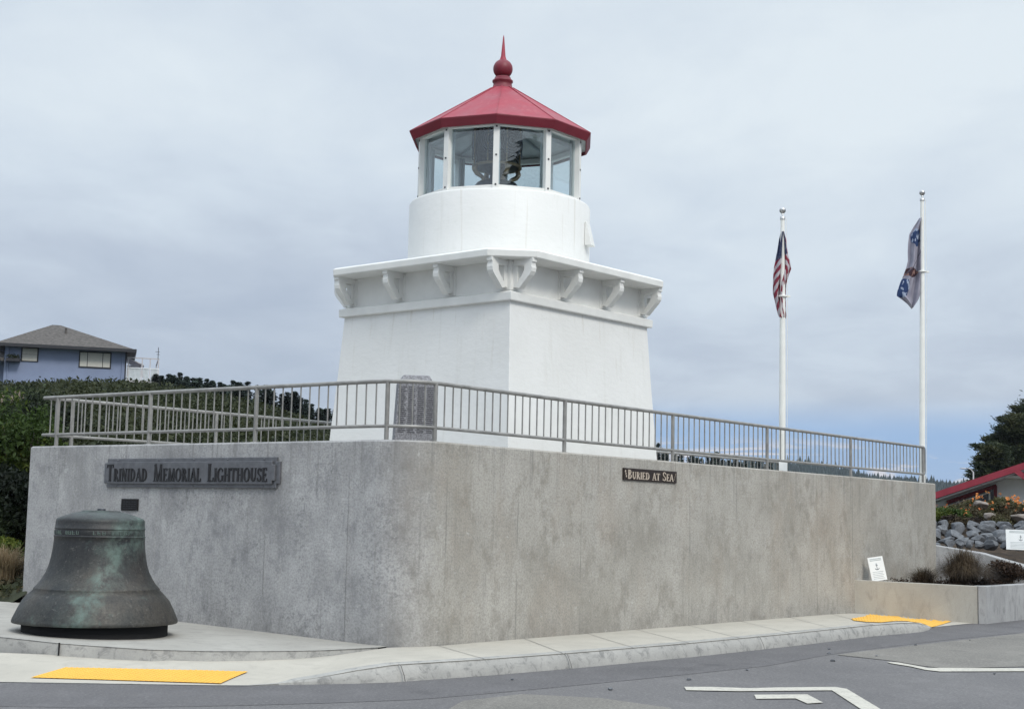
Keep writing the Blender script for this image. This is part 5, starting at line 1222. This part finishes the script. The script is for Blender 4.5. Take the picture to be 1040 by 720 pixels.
lst = [(163, 383), (171, 381), (177, 384), (183, 380), (190, 384), (196, 385), (203, 384), (210, 386), (216, 388), (224, 389.5), (230, 391), (237, 388), (243, 391), (251, 389)]
for i, (u, v) in enumerate(lst):
    put_conifer(u, v, 122 + rnd.uniform(-5, 8), (1, 0, 3, 2)[i % 4], 'dark conifer on the ridge right of the blue house', 'conifers on the left ridge', wide=1.25)
for i in range(17):
    put_conifer(158 + i * 5.6, 392 + i * .9 + rnd.uniform(-1, 2), 114 + rnd.uniform(-3, 3), rnd.randrange(4), 'dark conifer on the ridge right of the blue house', 'conifers on the left ridge', wide=1.5)
lst2 = [(262, 400), (270, 402), (277, 399), (286, 401), (292, 402), (299, 399), (304, 404), (311, 407), (316, 412), (325, 416), (333, 415), (341, 417)]
for i, (u, v) in enumerate(lst2):
    put_conifer(u, v, 108 + rnd.uniform(-3, 4), (0, 1, 3, 2)[i % 4], 'dark conifer seen through the railing left of the lighthouse', 'conifers behind the left railing', wide=1.4)
# row right of the tower, seen under the railing
lst3 = [(668, 452), (673, 457), (677, 459), (686, 462), (692, 463), (699, 466), (703, 463), (709, 464), (713, 467), (719, 466), (724, 465), (728, 459), (734, 468), (740, 469), (746, 468), (752, 469), (757, 467), (764, 470), (770, 469), (777, 471), (783, 470), (790, 472), (798, 473), (660, 458), (650, 458)]
for i, (u, v) in enumerate(lst3):
    put_conifer(u, v, 210 + rnd.uniform(-12, 12), (0, 2, 1, 3)[i % 4], 'far dark conifer between the lighthouse and the left flagpole', 'conifers right of the lighthouse', zb=-.4, wide=.62)
# wind-shaped cypresses on the right
def cypress(name, label, base, H, R_, seed, nb=46, lean=-.25):
    R0 = random.Random(seed); r = thing(name, label, 'tree', base); mb = MB(); P = []; A = []; B = []
    mb.tube([(0, 0, -1), (.1, 0, H * .4), (-.1, 0, H * .95)], [.35, .22, .05], 8)
    for k in range(nb):
        t = (k + .5) / nb; z = H * (.10 + .88 * t); a = R0.uniform(0, 2 * PI); L = R_ * (1 - t ** 1.7) ** .6 * R0.uniform(.6, 1.15) + .3; rise = R0.uniform(.05, .35)
        tip = Vector((math.cos(a) * L + lean * L * .3, math.sin(a) * L, z + L * rise)); b0_ = Vector((0, 0, z - L * .15))
        mb.tube([b0_, b0_.lerp(tip, .5) + Vector((0, 0, -.1 * L)), tip], [.09, .05, .012], 5)
        for s in range(int(6 + L * 4)):
            q = R0.uniform(.25, 1.04); c = b0_.lerp(tip, q); w_ = (.25 + .5 * math.sin(PI * min(1, q)) ) * (.5 + R_ * .15)
            n = 44
            pts = np.array(c) + nr.normal(size=(n, 3)) * np.array((w_ * .55, w_ * .55, w_ * .22)); P.append(pts)
            d = np.array(tip - b0_); d /= np.linalg.norm(d); A.append((d + nr.normal(size=(n, 3)) * .5) * .10); B.append(rdir(n) * .04)
    mb.build('trunk', M_bark, r); quads('crown', np.concatenate(P), np.concatenate(A), np.concatenate(B), M_cypress, r); return r
p = at(1034, 480, 88); cypress('cypress', 'dark wind shaped cypress behind the red roof at the right', (p.x, p.y, 1), at(1026, 421, 88).z - 1, 2.5, 3, 120, -.45)
p = at(1070, 480, 94); cypress('cypress', 'taller dark cypress cut by the right edge of the photo', (p.x, p.y, 1), at(1060, 388, 94).z - 1, 3.8, 8, 110, -.2)
p = at(1011, 480, 84); cypress('cypress', 'lowest leftmost cypress with ragged branches beside the street lamp', (p.x, p.y, 1), at(1008, 450, 84).z - 1, 1.25, 5, 60, -.5)
p = at(1100, 480, 90); cypress('cypress', 'dark cypress standing just out past the right edge of the photo', (p.x, p.y, 1), 11, 3.4, 12, 50, -.2)

# far forested hills over the bay
mb = MB(); V_ = []; K = 120
HU = [-.7, -.1, .05, .10, .14, .19, .25, .29, .33, .45, .8]; HE = [.005, .014, .036, .040, .0415, .040, .0355, .0325, .0305, .028, .015]
for i in range(K + 1):
    u = -.7 + 1.5 * i / K; e = np.interp(u, HU, HE) * (1 + .06 * math.sin(u * 40) + .03 * math.sin(u * 97))
    for (Y, f_) in ((900, 0), (1100, .75), (1250, 1), (1600, .9), (2400, 0)): V_.append((u * Y, Y, -.5 + 1250 * e * f_))
mb.add(V_, [(i * 5 + j, (i + 1) * 5 + j, (i + 1) * 5 + j + 1, i * 5 + j + 1) for i in range(K) for j in range(4)], True); struct(mb.build('far_hills', M_far))
mb = MB(); rf = random.Random(9)
for k in range(5200):
    u = rf.uniform(.04, .46); Y = rf.uniform(920, 1300); e = np.interp(u, HU, HE) * (1 + .06 * math.sin(u * 40) + .03 * math.sin(u * 97)); f_ = np.interp(Y, [900, 1100, 1250, 1600], [0, .75, 1, .9]); z = -.5 + 1250 * e * f_
    h = rf.uniform(5, 9) * (1.35 if rf.random() < .05 else 1); r_ = h * rf.uniform(.22, .36); x = u * Y; a0 = rf.random()
    base = [(x + r_ * math.cos(a0 + j * PI * 2 / 5), Y + r_ * math.sin(a0 + j * PI * 2 / 5), z - 2) for j in range(5)]
    mb.add(base + [(x, Y, z + h - 1)], [(j, (j + 1) % 5, 5) for j in range(5)])
o = mb.build('far_forest', M_far, recalc=False); tag(o, 'blue dark conifer forest on the far hills over the bay', 'forest', None, 'stuff')

# ------------------------------------------------------------------ blue house on the hill
YH = 112.; pxm = F / YH
HS = thing('blue_house', 'pale blue house with grey hipped roof on top of the hill', 'house', tuple(at(65, 383, YH)))
def hp(u, v, dy=0): return at(u, v, YH + dy)
gz = at(65, 392, YH).z; ez = at(65, 353, YH).z
x0, x1 = hp(8, 360).x, hp(126, 360).x; D0 = 7.
mb = MB(); mb.box((x0, YH, gz - 2), (x1, YH + D0, ez)); mb.build('wall', M_blue, HS, world=True)
# hipped roof
ex0, ex1, ey0, ey1 = hp(-2, 355).x, hp(136, 355).x, YH - 1.0, YH + D0 + 1; rz_ = hp(75, 333.5, 5).z; rx0, rx1 = hp(72, 333, 5).x, hp(80, 333, 5).x; ry = YH + D0 / 2; e_ = ez - .02
mb = MB(); mb.add([(ex0, ey0, e_), (ex1, ey0, e_), (ex1, ey1, e_), (ex0, ey1, e_), (rx0, ry, rz_), (rx1, ry, rz_)], [(0, 1, 5, 4), (1, 2, 5), (2, 3, 4, 5), (3, 0, 4), (3, 2, 1, 0)]); rf_ = mb.build('roof', M_shingle, HS, world=True)
def sub(mb, nm, m, par): o = mb.build(nm, m, par); o.data.transform(HS.matrix_basis.inverted()); return o
mb = MB(); mb.box((ex0, ey0 - .03, e_ - .18), (ex1, ey0 + .06, e_ + .06)); mb.box((ex1 - .06, ey0, e_ - .18), (ex1 + .03, ey1, e_ + .06)); sub(mb, 'gutter', M_darktrim, rf_)
q = hp(70, 344, 1); mb = MB(); mb.tube([(q.x, YH + 1.8, e_), (q.x, YH + 1.8, q.z + .9)], .09, 8); sub(mb, 'vent_pipe', M_shingle, rf_)
q = hp(28, 349, 1); mb = MB(); mb.tube([(q.x, YH + .8, e_), (q.x, YH + .8, q.z + .2)], .07, 8); sub(mb, 'vent_pipe', M_soffit, rf_)
def window(u0, v0, u1, v1, nm, panes, hor):
    a, b = hp(u0, v0), hp(u1, v1); mb = MB(); mb.box((a.x, YH - .06, b.z), (b.x, YH + .01, a.z)); wo_ = mb.build(nm, M_darktrim, HS, world=True)
    fw = .10
    if hor: cells = [(a.x + fw, b.x - fw, a.z - fw - (a.z - b.z - fw) * (k + 1) / 2 + fw * .6, a.z - fw * (1 if k == 0 else .6) - (a.z - b.z - fw) * k / 2) for k in range(2)]
    else:
        xs_ = [0, .25, .75, 1]; cells = [(a.x + fw * .7 + (b.x - a.x - fw * 1.4) * xs_[k] + .02, a.x + fw * .7 + (b.x - a.x - fw * 1.4) * xs_[k + 1] - .03, b.z + fw, a.z - fw) for k in range(3)]
    for c in cells:
        mb = MB(); mb.box((c[0], YH - .075, c[2]), (c[1], YH - .055, c[3])); sub(mb, 'pane', M_blind, wo_)
window(24, 353.5, 40, 368.5, 'window', 2, True); window(80, 356, 111, 373.5, 'window', 3, False)
for q_ in (11, 122): mb = MB(); mb.tube([(hp(q_, 370).x, YH - .05, ez), (hp(q_, 370).x, YH - .05, gz)], .05, 6); mb.build('downpipe', M_blue, HS, world=True)
mb = MB(); xq = hp(126, 360).x; mb.box((xq - .05, YH - .04, gz - 2), (xq + .06, YH + .3, ez - .05)); mb.build('corner_trim', M_darktrim, HS, world=True)
# lower wing at the left edge
mb = MB(); lx0 = hp(-60, 360).x; mb.box((lx0, YH + 1, gz - 2), (x0 - .01, YH + 7, hp(0, 362).z)); mb.build('wing_wall', M_blue, HS, world=True)
za_, zb_ = hp(0, 366).z, hp(0, 353).z; mb = MB(); mb.add([(lx0, YH - .6, za_), (x0 - .02, YH - .6, za_), (x0 - .02, YH + 4, zb_), (lx0, YH + 4, zb_), (lx0, YH - .6, za_ - .2), (x0 - .02, YH - .6, za_ - .2), (x0 - .02, YH + 4, zb_ - .2), (lx0, YH + 4, zb_ - .2)], [(0, 1, 2, 3), (7, 6, 5, 4), (0, 4, 5, 1), (1, 5, 6, 2), (2, 6, 7, 3), (3, 7, 4, 0)]); mb.build('wing_roof', M_shingle, HS, world=True)
shz = hp(12, 363, -1); P = blob_points(260, (shz.x, YH - .6, shz.z), (.55, .4, .25), .2); tb = thing('hanging_plant', 'small green plant in a wall box at the left corner of the blue house', 'plant', (shz.x, YH - .6, shz.z)); quads('foliage', *leaves(P, .07), M_green, tb, True)
mb = MB(); mb.box((shz.x - .5, YH - .85, shz.z - .35), (shz.x + .5, YH - .02, shz.z - .12)); mb.build('box', M_darktrim, tb, world=True)
# balcony with glass screen
bx0, bx1 = hp(127, 370).x, hp(159, 370).x; bz = hp(140, 384.5).z; bt = hp(140, 361.5).z
mb = MB(); mb.box((bx0, YH, bz - .15), (bx1, YH + 5, bz)); bal = mb.build('balcony', M_soffit, HS, world=True)
mb = MB()
for x in (bx0 + .1, hp(142, 370).x, hp(150, 370).x, bx1 - .05):
    mb.bar((x, YH + .1, bz), (x, YH + .1, bt), .09, .09)
mb.bar((bx0, YH + .1, bt), (bx1, YH + .1, bt), .09, .09); mb.bar((bx1 - .05, YH + .1, bt), (bx1 - .05, YH + 5, bt), .09, .09); mb.bar((bx1 - .05, YH + 5, bz), (bx1 - .05, YH + 5, bt), .09, .09)
sub(mb, 'post_frame', M_soffit, bal)
mb = MB(); hzz = bz + .95
mb.bar((bx0, YH + .05, hzz), (bx1, YH + .05, hzz), .05, .05)
for k in range(26): x = bx0 + (bx1 - bx0) * k / 25; mb.bar((x, YH + .05, bz), (x, YH + .05, hzz), .025, .025)
sub(mb, 'handrail', M_bwhite, bal)
for xa_, xb_ in ((bx0 + .15, hp(142, 370).x - .1), (hp(142, 370).x + .1, hp(150, 370).x - .1), (hp(150, 370).x + .1, bx1 - .12)):
    mb = MB(); mb.box((xa_, YH + .09, bz + .05), (xb_, YH + .11, bz + 1.0)); sub(mb, 'glass_screen', M_screen, bal)
mb = MB(); mb.add([(bx0, YH + .3, bt + .05), (hp(144, 370).x, YH + .3, hp(144, 368).z), (hp(144, 370).x, YH + 4, hp(144, 368).z), (bx0, YH + 4, bt + .05), (bx0, YH + .3, bt - .03), (hp(144, 370).x, YH + .3, hp(144, 369).z), (hp(144, 370).x, YH + 4, hp(144, 369).z), (bx0, YH + 4, bt - .03)], [(0, 1, 2, 3), (7, 6, 5, 4), (0, 4, 5, 1), (1, 5, 6, 2), (2, 6, 7, 3), (3, 7, 4, 0)]); sub(mb, 'awning', M_soffit, bal)
mb = MB(); mb.box((bx0 + .05, YH + 3, bz), (bx0 + 1.0, YH + 3.1, bt - .3)); sub(mb, 'sliding_door', M_bwhite, bal)
ct = thing('patio_chair', 'small pale patio chair on the balcony of the blue house', 'chair', (hp(144, 370).x, YH + 1.2, bz))
mb = MB(); mb.box((-.28, -.25, .38), (.28, .25, .44)); mb.build('seat', M_soffit, ct)
mb = MB(); mb.box((-.28, .22, .44), (.28, .27, .95)); mb.build('backrest', M_soffit, ct)
for sx in (-.25, .25):
    for sy in (-.22, .22): mb = MB(); mb.box((sx - .02, sy - .02, 0), (sx + .02, sy + .02, .38)); mb.build('leg', M_soffit, ct)
wv = hp(158.5, 352); vv = thing('weather_vane', 'thin weather vane pole on the balcony corner of the blue house', 'weather vane', (wv.x, YH + .05, bt))
mb = MB(); mb.tube([(0, 0, 0), (0, 0, wv.z - bt + .15)], .025, 6); mb.build('pole', M_darktrim, vv)
mb = MB(); mb.bar((-.22, 0, wv.z - bt - .2), (.12, 0, wv.z - bt - .2), .03, .03); mb.bar((-.12, 0, wv.z - bt - .4), (.12, 0, wv.z - bt - .4), .03, .03); mb.build('arrow', M_darktrim, vv)

for o_ in (ct, vv, tb):                 # the house stands a little turned; what stands on it turns with it
    q = Matrix.Rotation(.27, 4, 'Z') @ (Vector(o_.location) - HS.location); o_.location = HS.location + q; o_.rotation_euler = (0, 0, .27)
HS.rotation_euler = (0, 0, .27)

# tall conifer behind the photographer: it stands in the reflection of the lantern glass
sp = conifer_proto(31, 15.5, 3.6, 0, .15, 38); sp.location = (18.0, -9.26, -.1); sp.name = 'conifer'; tag(sp, 'tall dark conifer mirrored in the lantern glass', 'tree')

# the air: a thin even haze over the bay and hills
mb = MB(); mb.box((-1400, -60, -2), (1400, 2500, 75)); hz_ = mb.build('haze', M_black); hm = bpy.data.materials.new('haze_air'); hm.use_nodes = True; t = hm.node_tree; t.nodes.clear()
o_ = t.nodes.new('ShaderNodeOutputMaterial'); v_ = t.nodes.new('ShaderNodeVolumePrincipled'); v_.inputs['Color'].default_value = (.80, .88, 1, 1); v_.inputs['Density'].default_value = .00012; v_.inputs['Anisotropy'].default_value = .3
t.links.new(v_.outputs[0], o_.inputs['Volume']); hz_.data.materials[0] = hm; hz_['kind'] = 'stuff'; hz_.display_type = 'WIRE'

# loose stones on the asphalt
ps = [(842, 663.5), (846, 671), (759, 680.5), (1010, 684), (890, 666), (842, 659), (930, 655), (700, 690), (620, 700), (985, 650), (520, 690)]
for i, (u, v) in enumerate(ps):
    p = on(u, v, -.145); o = bpy.data.objects.new('pebble', bmes[i % 6]); col.objects.link(o); o.location = (p.x, p.y, -.14); s = rnd.uniform(.010, .024); o.scale = (s * 1.3, s, s * .7); tag(o, 'small loose pebble lying on the asphalt', 'pebble', 'loose pebbles on the road')
